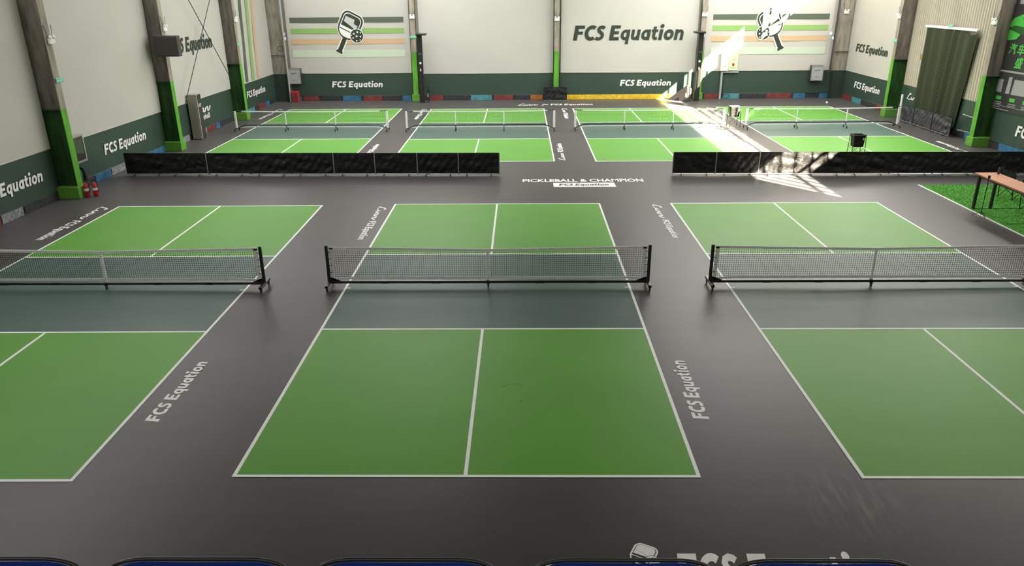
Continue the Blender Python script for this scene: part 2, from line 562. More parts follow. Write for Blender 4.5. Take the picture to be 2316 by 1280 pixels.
# ------------------------------------------------------------------ shell
floor = structure(MB().box((XL - .3, YF - .3, -0.3), (XR + .3, YB + .3, 0)).build('floor', M_floor))
structure(MB().box((XL - .3, YF - .3, ZC), (XR + .3, YB + .3, ZC + .25)).build('ceiling', M_ceil))
structure(MB().box((XL - .3, YB, 0), (XR + .3, YB + .3, ZC)).build('wall_back', M_wall))
structure(MB().box((XL - .3, YF - .3, 0), (XR + .3, YF, ZC)).build('wall_front', M_wall))
WZ0, WZ1 = 7.5, 9.3
for nm, xa, xb in (('wall_left', XL - .3, XL), ('wall_right', XR, XR + .3)):
    mb = MB()
    mb.box((xa, YF, 0), (xb, YB, WZ0))
    mb.box((xa, YF, WZ1), (xb, YB, ZC))
    mb.box((xa, YF, WZ0), (xb, -4.6, WZ1))
    structure(mb.build(nm, M_wall))
# window bands high up: mullions only
wn = 0
for xa, xb in ((XL - .2, XL - .08), (XR + .08, XR + .2)):
    for y0, y1 in ((-4.6, 0.0), (0.0, 7.5), (7.5, 15.0), (15.0, 22.6), (22.6, 29.6)):
        wn += 1
        fr = MB()
        fr.box((xa, y0, WZ0), (xb, y0 + .08, WZ1)).box((xa, y1 - .06, WZ0), (xb, y1, WZ1))
        fo = structure(fr.build('window_%d' % wn, M_grmet))
        n = int((y1 - y0) / 0.65)
        for k in range(1, n):
            yy = y0 + (y1 - y0) * k / n
            MB().box((xa, yy - .05, WZ0), (xa + .04, yy + .05, WZ1)).build('mullion', M_grmet, fo)
        MB().box((xa, y0, 7.86), (xa + .05, y1, 7.98)).build('transom', M_grmet, fo)

# skirting blocks
bb = structure(MB().box((XL, YB - .06, 0), (XR, YB, .28)).build('baseboard_back', M_dgrey))
for x0, x1, mm in ((-12.0, -11.11, M_dred), (-10.9, -9.82, M_dgrey), (-9.69, -8.64, M_blue), (-8.48, -7.37, M_dred), (-7.3, -6.34, M_dgrey),
                   (-6.21, -5.7, M_blue), (-4.72, -3.85, M_dred), (-3.77, -2.35, M_dgrey), (-2.23, -1.02, M_teal), (-0.86, 0.21, M_dred),
                   (0.34, 1.24, M_dgrey), (1.24, 1.95, M_orange), (3.0, 9.5, M_yellow), (9.5, 10.4, M_yellow), (11.27, 12.1, M_dred), (12.36, 13.3, M_teal),
                   (13.3, 14.9, M_dgrey), (14.9, 16.3, M_dred), (16.4, 17.1, M_blue), (-12.95, -12.1, M_blue), (17.9, 18.9, M_blue)):
    MB().bbox((x0, YB - .085, 0.0), (x1, YB - .058, .275), .008).build('painted_block', mm, bb)
bl = structure(MB().box((XL, -2, 0), (XL + .06, YB, .24)).build('baseboard_left', M_dgrey))
for y0, y1, mm in ((3.6, 4.7, M_dred), (4.75, 5.7, M_pgrey), (5.75, 7.45, M_dgrey), (8.1, 9.55, M_dgrey), (9.6, 10.6, M_blue), (10.65, 11.7, M_pgrey), (12.4, 14.85, M_blue),
                   (15.6, 17.2, M_pgrey), (18.3, 19.1, M_pgrey), (19.15, 20.1, M_dred), (20.15, 20.65, M_blue), (20.7, 22.4, M_dgrey), (23.1, 24.4, M_dred),
                   (24.45, 25.6, M_teal), (25.7, 26.3, M_dgrey), (26.35, 27.4, M_dred), (27.45, 28.1, M_blue), (28.15, 29.3, M_dgrey)):
    MB().bbox((XL + .058, y0, 0.0), (XL + .085, y1, .25), .008).build('painted_block', mm, bl)
br = structure(MB().box((XR - .06, -2, 0), (XR, YB, .28)).build('baseboard_right', M_dgrey))
for y0, y1, mm in ((23.2, 24.9, M_dred), (25.0, 26.7, M_dgrey), (26.8, 28.0, M_teal), (28.1, 29.3, M_dred), (15.6, 16.6, M_blue), (12.6, 14.2, M_blue)):
    MB().bbox((XR - .085, y0, 0.0), (XR - .058, y1, .28), .008).build('painted_block', mm, br)

# ------------------------------------------------------------------ wall banners and green wainscot banners
BZ0, BZ1 = 1.54, 7.3


def wob(a, b, s):
    return 0.012 * math.sin(a * 1.7 + s) * math.sin(b * 2.3 + s * 2)


def sheet_x(x, y0, y1, z0, z1, sgn, nm, material, seed, amp=1.0):
    """hung sheet on a long wall; sgn is the way it faces"""
    base = (x, (y0 + y1) / 2, z0)
    n, k = max(4, int((y1 - y0) * 3)), max(3, int((z1 - z0) * 3))
    def fn(u, v):
        yy = y0 + (y1 - y0) * (u if sgn < 0 else 1 - u)
        yy = y0 + (y1 - y0) * u
        zz = z0 + (z1 - z0) * v
        return (sgn * amp * wob(yy, zz, seed), yy - base[1], zz - base[2])
    mb = MB().grid(fn, n, k)
    if sgn < 0:
        mb.f = [tuple(reversed(f)) for f in mb.f]
    # hem with real thickness
    mb.box((-0.008, y0 - base[1], 0), (0.008, y1 - base[1], 0.03))
    return mb, base


def sheet_y(y, x0, x1, z0, z1, seed, amp=1.0):
    base = ((x0 + x1) / 2, y, z0)
    n, k = max(4, int((x1 - x0) * 3)), max(3, int((z1 - z0) * 3))
    def fn(u, v):
        xx = x0 + (x1 - x0) * u
        zz = z0 + (z1 - z0) * v
        return (xx - base[0], -amp * wob(xx, zz, seed), zz - base[2])
    mb = MB().grid(fn, n, k)
    mb.box((x0 - base[0], -0.008, 0), (x1 - base[0], 0.008, 0.03))
    return mb, base


def hung(mb, base, name, material, label, cat, group=None):
    o = thing(name, label, cat, base, group=group)
    mb.build('sheet', material, o, smooth=True)
    return o


LX = XL + .09      # left banners face +x
RX = XR - .09
BY = YB - .09
FCS = 'FCS Equation'
bL = []
for k, (y0, y1, lab) in enumerate(((0.35, 7.55, 'plain white vinyl wall banner nearest the camera on the left wall'),
                                   (7.75, 15.0, 'plain white vinyl wall banner between first and second left columns'),
                                   (15.2, 22.55, 'white wall banner with dark lettering behind the crossed rods'),
                                   (22.85, 29.3, 'white wall banner with three vertical stripes in back left corner'))):
    mb, base = sheet_x(LX, y0, y1, BZ0, BZ1, 1, '', M_banner, k)
    bL.append((hung(mb, base, 'wall_banner', M_banner, lab, 'banner'), base))
o, base = bL[2]
lettering(FCS, (LX, 16.75, 3.58), Y, Z, 4.25, 0.60, M_dark, o, off=.02, base=base)
o, base = bL[3]
for ya, yb, mm in ((24.75, 25.1, M_dstripe), (25.68, 26.08, M_pstripe), (26.5, 26.85, M_ostripe)):
    poly([(0, 0), (yb - ya, 0), (yb - ya + .55, 5.7), (.55, 5.7)], (LX, ya, BZ0 + .05), Y, Z, .02, mm, o, 'printed_stripe', base)
bB = []
for k, (x0, x1, lab) in enumerate(((-12.55, -5.6, 'white back wall banner with paddle logo over stripes, left side'),
                                   (-5.08, 2.52, 'plain white back wall banner with no print'),
                                   (2.95, 10.62, 'white back wall banner with large dark green lettering'),
                                   (11.06, 18.3, 'sunlit white back wall banner with paddle logo, right side'))):
    mb, base = sheet_y(BY, x0, x1, BZ0 - (.05 if k in (1, 2) else 0), BZ1, k + 7)
    bB.append((hung(mb, base, 'wall_banner', M_banner, lab, 'banner'), base))
o, base = bB[2]
lettering(FCS, (3.62, BY, 3.26), X, Z, 6.2, 0.80, M_dark, o, off=.02, base=base)


def stripes(o, base, x0, x1, mirror):
    for z0, z1, mm in ((4.31, 4.60, M_dstripe), (3.73, 4.01, M_pstripe), (3.16, 3.44, M_ostripe), (2.45, 2.85, M_fade)):
        dx = 0.02
        poly([(x0, z0), (x1, z0), (x1, z1), (x0, z1)], (0, BY, 0), X, Z, .016, mm, o, 'printed_stripe', base)


def rrect(w_top, w_bot, h, r, n=6):
    """egg-like rounded paddle face outline, counter-clockwise, centred"""
    c = [(w_bot / 2, -h / 2, r * 1.7), (w_top / 2, h / 2, r), (-w_top / 2, h / 2, r), (-w_bot / 2, -h / 2, r * 1.7)]
    pts = []
    for i, (cx, cy, rr) in enumerate(c):
        a0 = -90 + i * 90
        ox = cx - rr * (1 if cx > 0 else -1)
        oy = cy - rr * (1 if cy > 0 else -1)
        pts += [(ox + rr * math.cos(math.radians(a0 + 90 * k / n)), oy + rr * math.sin(math.radians(a0 + 90 * k / n))) for k in range(n + 1)]
    return pts


def paddle(o, base, cx, cz, ang, scale, mir, u=X, v=Z, org=(0, BY, 0), cols=None, off0=.024, low=1.0):
    dk, wh, gr = cols or (M_dark, M_pwhite, M_grey)
    A = math.radians(ang)
    def T(pts):
        out = []
        for x, y in pts:
            x, y = x * scale * mir, y * scale
            a = A * mir
            out.append((cx + x * math.cos(a) - y * math.sin(a), cz + x * math.sin(a) + y * math.cos(a)))
        return out if mir > 0 else out[::-1]
    def P(pts, off, m_, nm):
        poly(T(pts), org, u, v, off0 + off, m_, o, nm, base)
    grow = lambda g: rrect(1.24 + g, 1.24 + g, 1.50 + g, 0.36 + g / 2)
    P([(-.21, -1.62), (.21, -1.62), (.17, -.6), (-.17, -.6)], 0, wh, 'logo_handle_edge')
    P(grow(.10), .002, wh, 'logo_edge')
    P([(-.17, -1.48), (-.2, -1.6), (.2, -1.6), (.17, -1.48), (.12, -1.44), (.12, -.6), (-.12, -.6), (-.12, -1.44)], .004, dk, 'logo_handle')
    P(grow(0), .006, dk, 'logo_rim')
    P(grow(-.20), .008, wh, 'logo_ring')
    P(grow(-.28), .010, wh, 'logo_face')
    f = rrect(.96, .96, 1.22, .24)
    top = [p for p in f if p[1] > -.12]
    P([(.48, -.12)] + top + [(-.48, -.12)], .012, dk, 'logo_face_upper')
    P([(-.40, .12), (-.40, .42), (.12, .44), (.16, .22), (.42, .18), (.34, -.04), (.02, .04)], .014, gr, 'logo_patch')
    P([(-.50, -.17), (.50, -.17), (.50, -.25), (-.50, -.25)], .014, wh, 'logo_split')
    P([(-.50, -.27), (.50, -.27), (.50, -.32), (-.50, -.32)], .014, dk, 'logo_split')
    circ = lambda x, y, r, n=20: [(x + r * math.cos(2 * PI * k / n), y + r * math.sin(2 * PI * k / n)) for k in range(n)]
    bx, by = .56, -.30
    P(circ(bx, by, .40), .016, wh, 'logo_ball_edge')
    P(circ(bx, by, .36), .018, dk, 'logo_ball')
    for hx, hy, r in ((0, -.02, .055), (-.2, .03, .05), (.2, .06, .045), (-.05, .2, .05), (.12, .25, .035), (-.14, -.2, .04), (.1, -.24, .04), (.26, -.12, .035), (-.29, -.1, .03)):
        P(circ(bx + hx, by + hy, r, 10), .020, wh, 'logo_ball_hole')


o, base = bB[0]
stripes(o, base, -12.32, -5.9, 1)
paddle(o, base, -8.95, 4.12, -27, 1.0, 1)
o, base = bB[3]
stripes(o, base, 11.42, 17.88, -1)
paddle(o, base, 14.65, 4.12, -27, 1.0, -1)
mb, base = sheet_x(RX, 23.0, 29.3, BZ0, BZ1, -1, '', M_banner, 3)
o = hung(mb, base, 'wall_banner', M_banner, 'white banner with dark lettering on the right wall near the back corner', 'banner')
lettering(FCS, (RX, 28.35, 2.66), -Y, Z, 3.8, 0.42, M_dark, o, off=.02, base=base)

# green wainscot banners
def wains_L(y0, y1, lab, seed):
    mb, base = sheet_x(XL + .07, y0, y1, .24, 1.56, 1, '', M_wains, seed, .5)
    o = hung(mb, base, 'wainscot_banner', M_wains, lab, 'banner')
    return o, base


def wains_B(x0, x1, lab, seed):
    mb, base = sheet_y(YB - .07, x0, x1, .27, 1.56, seed, .5)
    o = hung(mb, base, 'wainscot_banner', M_wains, lab, 'banner')
    return o, base


def wains_R(y0, y1, lab, seed):
    mb, base = sheet_x(XR - .07, y0, y1, .27, 1.56, -1, '', M_wains, seed, .5)
    o = hung(mb, base, 'wainscot_banner', M_wains, lab, 'banner')
    return o, base


wx = XL + .085
o, b = wains_L(0.3, 7.55, 'dark green lower wall banner with white lettering nearest the camera on the left', 1)
lettering(FCS, (wx, 3.95, .72), Y, Z, 2.9, 0.36, M_letter, o, off=.008, base=b)
o, b = wains_L(7.75, 14.95, 'dark green lower wall banner with white lettering behind two fire extinguishers', 2)
lettering(FCS, (wx, 10.42, .76), Y, Z, 3.0, 0.35, M_letter, o, off=.008, base=b)
o, b = wains_L(15.25, 22.5, 'dark green lower wall banner behind the tall beige air conditioner', 3)
lettering('script', (wx, 17.75, .92), Y, Z, 2.0, 0.42, M_letter, o, 'script_lettering', off=.008, base=b)
font_text('Pickleball', (wx, 18.1, .62), Y, Z, .24, 1.5, M_letter, o, off=.008, base=b)
o, b = wains_L(22.9, 29.45, 'dark green lower wall banner with white lettering in the back left corner', 4)
lettering(FCS, (wx, 24.62, .80), Y, Z, 2.95, 0.33, M_letter, o, off=.008, base=b)
wy = YB - .085
o, b = wains_B(-12.6, -5.55, 'dark green back wall lower banner with lettering under the left paddle logo', 5)
lettering(FCS, (-10.27, wy, .77), X, Z, 2.95, 0.34, M_letter, o, off=.008, base=b)
o, b = wains_B(-5.1, 2.5, 'plain dark green back wall lower banner without lettering', 6)
o, b = wains_B(2.9, 10.6, 'dark green back wall lower banner with lettering above the yellow skirting', 7)
lettering(FCS, (6.38, wy, .75), X, Z, 2.93, 0.34, M_letter, o, off=.008, base=b)
o, b = wains_B(11.05, 18.3, 'dark green back wall lower banner below the white electrical box', 8)
o, b = wains_R(22.95, 29.3, 'dark green right wall lower banner with lettering by the back corner', 9)
lettering(FCS, (XR - .085, 27.9, .78), -Y, Z, 3.15, 0.34, M_letter, o, off=.008, base=b)
o, b = wains_R(15.3, 22.4, 'dark green right wall lower banner behind the netting curtain', 10)
o, b = wains_R(3.0, 14.85, 'dark green right wall lower banner under the black poster', 11)
lettering(FCS, (XR - .085, 13.38, .70), -Y, Z, 3.15, 0.40, M_letter, o, off=.008, base=b)
lettering('script', (XR - .085, 21.9, .95), -Y, Z, 1.3, 0.3, M_letter, o, 'script_lettering', off=.008, base=b)


# ------------------------------------------------------------------ columns
def column(x, y, face, lab, plinth=True, depth=.68, zt=ZC):
    """H-column on a wall; face = outward direction"""
    o = thing('steel_column', lab, 'column', (x, y, 0))
    rz = math.atan2(face[1], face[0])
    o.rotation_euler = (0, 0, rz)
    hw = .14
    MB().box((0.02, -.012, 0), (depth - .02, .012, zt)).build('web', M_web_shade, o)
    MB().box((0, -hw, 0), (.02, hw, zt)).build('back_flange', M_web_shade, o)
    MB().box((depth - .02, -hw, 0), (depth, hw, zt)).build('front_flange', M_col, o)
    MB().box((.02, -hw, 2.68), (depth - .02, hw, 2.70)).build('stiffener', M_web_shade, o)
    if plinth:
        MB().bbox((0.0, -.24, 0), (depth + .05, .24, .37), .015).build('plinth', M_plinth, o)
    return o


column(XL, 7.68, (1, 0), 'green based steel column nearest the camera on the left wall')
column(XL, 15.08, (1, 0), 'green based steel column carrying the dark wall speaker box')
column(XL, 22.75, (1, 0), 'green based left wall steel column at the far end of the crossed rods')
column(XR, 15.1, (-1, 0), 'green based right wall steel column beside the black poster')
column(XR, 22.7, (-1, 0), 'green based right wall steel column left of the netting curtain')
column(-5.36, YB, (0, -1), 'green based back wall column beside the left tall black pole', depth=.4)
column(2.70, YB, (0, -1), 'green based back wall column in the middle behind a black panel', depth=.4)
column(10.86, YB, (0, -1), 'green based back wall column behind the right tall black pole', depth=.4)
for x, f, lab, xs in ((XL, 1, 'bare grey brown column in the back left corner', -1), (XR, -1, 'bare grey brown column in the back right corner', 1)):
    o = thing('corner_column', lab, 'column', (x, 29.42, 0))
    a, b_ = (0.02, .86) if f > 0 else (-.86, -0.02)
    MB().box((a, -.012, 0), (b_, .012, ZC)).build('web', M_cweb, o)
    MB().box((min(0, f * .02), -.13, 0), (max(0, f * .02), .13, ZC)).build('back_flange', M_cweb, o)
    MB().box((min(f * .86, f * .88), -.13, 0), (max(f * .86, f * .88), .13, ZC)).build('front_flange', M_cweb, o)
    MB().box((a, -.13, 2.6), (b_, -.02, 2.62)).build('stiffener', M_cweb, o)

# crossed bracing rods
for i, (p, q, lab) in enumerate((((XL + .35, 15.5, 8.8), (XL + .45, 22.6, 1.3), 'thin dark brace rod falling toward the back on left wall'),
                                 ((XL + .45, 15.3, .55), (XL + .35, 21.9, 6.6), 'thin dark brace rod rising toward the back on left wall'))):
    o = tag(MB().tube([(0, 0, 0), tuple(Vector(q) - Vector(p))], .017, 8).build('brace_rod', M_black, None, p), lab, 'rod')

# ------------------------------------------------------------------ courts
CW, CL, CK, LW = 6.10, 13.41, 2.134, .05


def court(x, y, rot, lab):
    o = thing('pickleball_court', lab, 'court', (x, y, 0), rot, 'pickleball courts')
    h, b_ = CW / 2, CL / 2
    MB().box((-h, -b_, 0.0005), (h, -CK, .003)).build('green_half', M_green, o)
    MB().box((-h, CK, 0.0005), (h, b_, .003)).build('green_half', M_green, o)
    MB().box((-h, -CK, 0.0005), (h, CK, .003)).build('kitchen_zone', M_kitchen, o)
    z0, z1 = .003, .0055
    for s in (-1, 1):
        MB().box((s * h - (LW if s > 0 else 0), -b_, z0), (s * h + (LW if s < 0 else 0), b_, z1)).build('sideline', M_line, o)
        MB().box((-h + LW, s * b_ - (LW if s > 0 else 0), z0), (h - LW, s * b_ + (LW if s < 0 else 0), z1)).build('baseline', M_line, o)
        MB().box((-h + LW, s * CK - LW / 2, z0), (h - LW, s * CK + LW / 2, z1)).build('kitchen_line', M_line, o)
        ya, yb = sorted((s * (CK + LW / 2), s * (b_ - LW)))
        MB().box((-LW / 2, ya, z0), (LW / 2, yb, z1)).build('centreline', M_line, o)
        MB().box((min(s * (h - LW), s * (h - .13)), -.06, z0), (max(s * (h - LW), s * (h - .13)), -.035, z1)).build('net_mark', M_line, o)
    return o


court(-8.1751, -.1185, .0056, 'near left pickleball court, partly cut off by the frame')
cC = court(0, 0, 0, 'near middle pickleball court seen whole in the foreground')
court(8.1625, -.0165, -.0003, 'near right pickleball court beside the wood table')
court(-8.7712, 19.2887 + .1902, .0025, 'far leftmost pickleball court along the left wall')
court(-1.1002, 19.2887, .0015, 'far pickleball court second from the left')
court(6.492, 19.2887 - .0569, .0014, 'far pickleball court crossed by the sunlight streaks')
court(14.2207, 19.2887 + .1736, .0045, 'far rightmost pickleball court with a yellow ball')
sc = MB()
ribbon(sc, [(.42, -4.33), (.50, -4.26), (.58, -4.24), (.66, -4.23), (.74, -4.30)], .012, lambda x, y: (x, y, .0035))
ribbon(sc, [(.71, -4.80), (.735, -4.74), (.755, -4.76)], .012, lambda x, y: (x, y, .0035))
sc.build('scuff_mark', M_scuff, cC)

# floor lettering (flat paint on the floor)
fz = (0, 0, .002)
def ft(text, x, y, u, v, w, cap, nm='floor_lettering', slant=.12):
    return lettering(text, (x, y, .002), u, v, w, cap, M_letter, floor, nm, slant)
ft(FCS, -4.63, -5.36, Y, -X, 1.90, .215)
ft(FCS, 3.49, -5.29, Y, -X, 1.86, .235)
ft(FCS, -11.80, 5.12, -Y, X, 1.78, .26)
ft('script', -11.78, 6.6, -Y, X, 1.3, .32, 'floor_script')
ft(FCS, -3.47, 4.95, -Y, X, 1.66, .20)
ft('script', -3.47, 6.5, -Y, X, 1.4, .25, 'floor_script')
ft(FCS, 4.58, 4.98, -Y, X, 1.66, .18)
ft('script', 4.56, 6.62, -Y, X, 1.45, .24, 'floor_script')
for x, y in ((-5.16, 14.1), (2.36, 14.1), (9.98, 14.1), (17.9, 14.2)):
    ft(FCS, x, y + .2, Y, -X, 1.75, .21)
    ft('script', x, y - 1.35, Y, -X, 1.3, .24, 'floor_script')
for x, y in ((-12.5, 24.75), (-4.62, 24.4), (2.87, 24.4), (10.6, 24.4)):
    ft(FCS, x, y, -Y, X, 1.85, .22)
    ft('script', x, y + 1.65, -Y, X, 1.45, .28, 'floor_script')
font_text('PICKLEBALL & CHAMPION', (.76, 9.38, .002), X, Y, .42, 4.0, M_letter, floor, 'floor_lettering', bold=.025)
poly([(1.76, 8.71), (3.77, 8.71), (3.76, 9.27), (1.76, 9.27)], (0, 0, .001), X, Y, 0.0, M_letter, floor, 'floor_label')
lettering(FCS, (1.93, 8.87, .003), X, Y, 1.62, .26, M_floor, floor, 'floor_lettering')
ft('script', .48, 27.15, X, Y, 1.1, .75, 'floor_script')
ft(FCS, 2.3, 27.2, X, Y, 2.35, .55)
lettering(FCS, (2.40, -8.655, .002), X, Y, 2.36, .55, M_letter, floor, 'floor_lettering', slant=.12)
ft('script', .78, -8.60, X, Y, .85, .36, 'floor_script')
paddle(floor, (0, 0, 0), 2.09, -8.13, -27, .225, 1, X, Y, (0, 0, 0), (M_letter, M_floor, M_letter), .002)
paddle(floor, (0, 0, 0), 2.02, 27.45, -27, .25, 1, X, Y, (0, 0, 0), (M_letter, M_floor, M_letter), .002)


# ------------------------------------------------------------------ nets
def caster(x, y, parent, r=.035, white=False):
    c = MB().lathe([(r * .5, -.014), (r, -.012), (r, .012), (r * .5, .014)], (x, y, r), 12, 'x').build('caster', M_rubber, parent)
    f = MB().box((x - .02, y - .02, r * 1.1), (x - .015, y + .02, r * 2.5)).box((x + .015, y - .02, r * 1.1), (x + .02, y + .02, r * 2.5))
    f.box((x - .02, y - .022, r * 2.4), (x + .02, y + .022, r * 2.7)).build('fork', M_black, c)
    return c


def strands(parent, x0, x1, zlo, zhi, step, t, material, sag):
    mb = MB()
    n = int((x1 - x0) / step)
    for i in range(1, n):
        x = x0 + (x1 - x0) * i / n
        f = abs(2 * (x - x0) / (x1 - x0) - 1)
        mb.box((x - t, -t, zlo), (x + t, t, zhi - sag * (1 - f)))
    k = int((zhi - zlo) / step)
    for j in range(1, k):
        a = j / k
        for i in range(12):
            xa, xb = x0 + (x1 - x0) * i / 12, x0 + (x1 - x0) * (i + 1) / 12
            fa, fb = abs(i / 6 - 1), abs((i + 1) / 6 - 1)
            za = zlo + (zhi - sag * (1 - fa) - zlo) * a
            zb = zlo + (zhi - sag * (1 - fb) - zlo) * a
            mb.add([(xa, -t, za), (xb, -t, zb), (xb, t, zb), (xa, t, za), (xa, -t, za + 2 * t), (xb, -t, zb + 2 * t), (xb, t, zb + 2 * t), (xa, t, za + 2 * t)],
                   [(0, 3, 2, 1), (4, 5, 6, 7), (0, 1, 5, 4), (2, 3, 7, 6)])
    o = mb.build('net_mesh', material, parent)
    o['kind'] = 'stuff'
    return o


def tape(parent, pts, w, name, t=.006):
    """flat webbing in the net plane along pts (x, z)"""
    mb = MB()
    for i in range(len(pts) - 1):
        (xa, za), (xb, zb) = pts[i], pts[i + 1]
        l = math.hypot(xb - xa, zb - za)
        nx, nz = -(zb - za) / l * w / 2, (xb - xa) / l * w / 2
        q = [(xa - nx, za - nz), (xb - nx, zb - nz), (xb + nx, zb + nz), (xa + nx, za + nz)]
        mb.add([(x, -t, z) for x, z in q] + [(x, t, z) for x, z in q], [(0, 1, 2, 3), (7, 6, 5, 4), (0, 4, 5, 1), (1, 5, 6, 2), (2, 6, 7, 3), (3, 7, 4, 0)])
    return mb.build(name, M_tape, parent)


def near_net(cx, cy, lab):
    o = thing('portable_net', lab, 'net', (cx, cy, 0), 0, 'near portable nets')
    H = 3.39
    for s in (-1, 1):
        x = s * H
        MB().lathe([(.036, .10), (.036, .93), (.028, .945)], (x, 0, 0), 12).build('post', M_black, o)
        MB().bbox((x - .035, -.30, .085), (x + .035, .30, .14), .008).build('foot', M_black, o)
        caster(x, -.25, o, .042)
        caster(x, .25, o, .042)
        tape(o, [(s * (H - .085), .19), (s * (H - .10), .89)], .075, 'side_tape')
        for z in (.34, .5, .65, .8):
            MB().tube([(x - s * .02, 0, z), (x - s * .09, -.008, z)], .007, 6).build('tie_strap', M_black, o)
        g = MB()
        g.add([(x - s * .02, -.006, .13), (x - s * .26, -.006, .15), (x - s * .02, -.006, .24), (x - s * .02, .006, .13), (x - s * .26, .006, .15), (x - s * .02, .006, .24)],
              [(0, 1, 2), (5, 4, 3), (0, 3, 4, 1), (1, 4, 5, 2), (2, 5, 3, 0)]).build('gusset', M_black, o)
    MB().bbox((-H, -.028, .095), (H, .028, .150), .008).build('base_bar', M_black, o)
    for x in (-2.2, -1.1, 1.1, 2.2):
        MB().bbox((x - .09, -.031, .092), (x + .09, .031, .153), .004).build('sleeve_joint', M_black, o)
    MB().bbox((-.035, -.05, .08), (.035, .05, .16), .008).build('caster_mount', M_black, o)
    caster(0, -.03, o)
    tape(o, [(-H + .05, .885), (-1.7, .855), (0, .825), (1.7, .855), (H - .05, .885)], .055, 'top_tape')
    tape(o, [(-H + .08, .185), (-2.9, .215), (0, .215), (2.9, .215), (H - .08, .185)], .05, 'bottom_tape')
    c = tape(o, [(.0, .83), (.0, .15)], .055, 'centre_strap', .012)
    strands(o, -H + .1, H - .1, .2, .87, .046, .0022, M_net, .05)
    return o


near_net(-8.14, -.05, 'black portable net on the near left court, left end out of frame')
near_net(.02, 0, 'black portable net standing across the near middle court')
near_net(8.11, 0, 'black portable net on the near right court')


def far_net(x0, x1, y, lab, dy=0.0):
    cx, H = (x0 + x1) / 2, (x1 - x0) / 2
    o = thing('rolling_net', lab, 'net', (cx, y, 0), math.atan2(dy, x1 - x0), 'far rolling nets')
    for s in (-1, 1):
        x = s * H
        MB().bbox((x - .045, -.03, .13), (x + .045, .03, .90), .015).build('post_sleeve', M_post, o)
        MB().tube([(x, 0, .88), (x, 0, .935)], .025, 8).build('post_cap', M_black, o)
        MB().tube([(x, -.3, .09), (x, 0, .13), (x, .3, .09)], .022, 8).build('foot', M_black, o)
        caster(x, -.29, o, .04)
        caster(x, .29, o, .04)
        MB().tube([(x, 0, .905), (s * (H - .33), 0, .895)], .014, 6).build('tension_strap', M_black, o)
    MB().tube([(-H, 0, .12), (-H + .28, 0, .22), (-H + .42, 0, .27), (H - .42, 0, .27), (H - .28, 0, .22), (H, 0, .12)], .022, 8).build('base_bar', M_black, o)
    for x in (-H * .335, H * .32):
        tape(o, [(x, .88), (x, .26)], .05, 'vertical_strap', .01)
        p = MB().tube([(x, 0, .28), (x, 0, .17)], .018, 8)
        p.tube([(x, 0, .17), (x, -.16, .085)], .015, 6).tube([(x, 0, .17), (x, .16, .085)], .015, 6)
        p.build('caster_fork', M_black, o)
        caster(x, -.17, o, .04)
        caster(x, .17, o, .04)
    tape(o, [(-H + .3, .89), (-H * .5, .872), (0, .862), (H * .5, .872), (H - .3, .89)], .05, 'top_tape')
    tape(o, [(-H + .05, .16), (-H + .6, .19), (0, .195), (H - .6, .19), (H - .05, .16)], .04, 'bottom_tape')
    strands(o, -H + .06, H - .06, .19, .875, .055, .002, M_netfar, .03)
    return o


far_net(-12.33, -5.36, 19.4, 'white posted rolling net on the far leftmost court', -.2)
far_net(-4.47, 2.19, 19.2, 'white posted rolling net on the far court second from left')
far_net(3.14, 9.83, 19.28, 'white posted rolling net on the far court with sunlight streaks', .1)
far_net(10.86, 17.72, 19.45, 'white posted rolling net on the far rightmost court', .15)

# ------------------------------------------------------------------ court divider panels
random.seed(3)


def divider(x0, y0, x1, y1, lab, group, fab=None, h=.78, feet=True, edge=None):
    L_ = math.hypot(x1 - x0, y1 - y0)
    o = thing('court_divider', lab, 'barrier', ((x0 + x1) / 2, (y0 + y1) / 2, 0), math.atan2(y1 - y0, x1 - x0), group)
    w = L_ / 2 - .008
    sd = random.uniform(0, 20)
    amp_ = random.uniform(1.2, 2.0)
    cx_, cz_ = random.uniform(-.3, .3), random.uniform(.2, .5)
    def fn(u, v):
        x, z = -w + 2 * w * u, .07 + (h - .07) * v
        e = min(u, 1 - u) * 8
        e = min(1, e) * min(1, (1 - v) * 6 + .0) * min(1, v * 8 + .1)
        d = .016 * math.sin(5 * x + 9 * z + sd) * math.sin(3.1 * x - 7 * z + sd * 2) + .012 * math.sin(14 * (x - cx_) * (z - cz_) * 2 + 11 * x * sd % 3 + 9 * z)
        d += .008 * math.sin(23 * x - 17 * z + sd * 3)
        return (x, -.012 + amp_ * d * e, z)
    MB().grid(fn, 30, 14).build('fabric', fab or M_fabric, o, smooth=True)
    fr = MB()
    for s in (-1, 1):
        fr.tube([(s * w, 0, .05), (s * w, 0, h)], .011, 6)
    fr.tube([(-w, 0, h), (w, 0, h)], .012, 6)
    fr.build('frame', M_black, o)
    MB().tube([(-w, .0, .05), (w, .0, .05)], .014, 6).build('bottom_rail', M_chrome, o)
    if edge:
        for s in edge:
            MB().box((s * (L_ / 2) - .014, -.02, .04), (s * (L_ / 2) + .014, -.008, h)).build('edge_strip', M_ledge, o)
    if feet:
        for x in (-w * .6, w * .6):
            MB().tube([(x, -.16, .014), (x, -.02, .05), (x, .02, .05), (x, .16, .014)], .014, 6).build('foot', M_rubber, o)
    return o


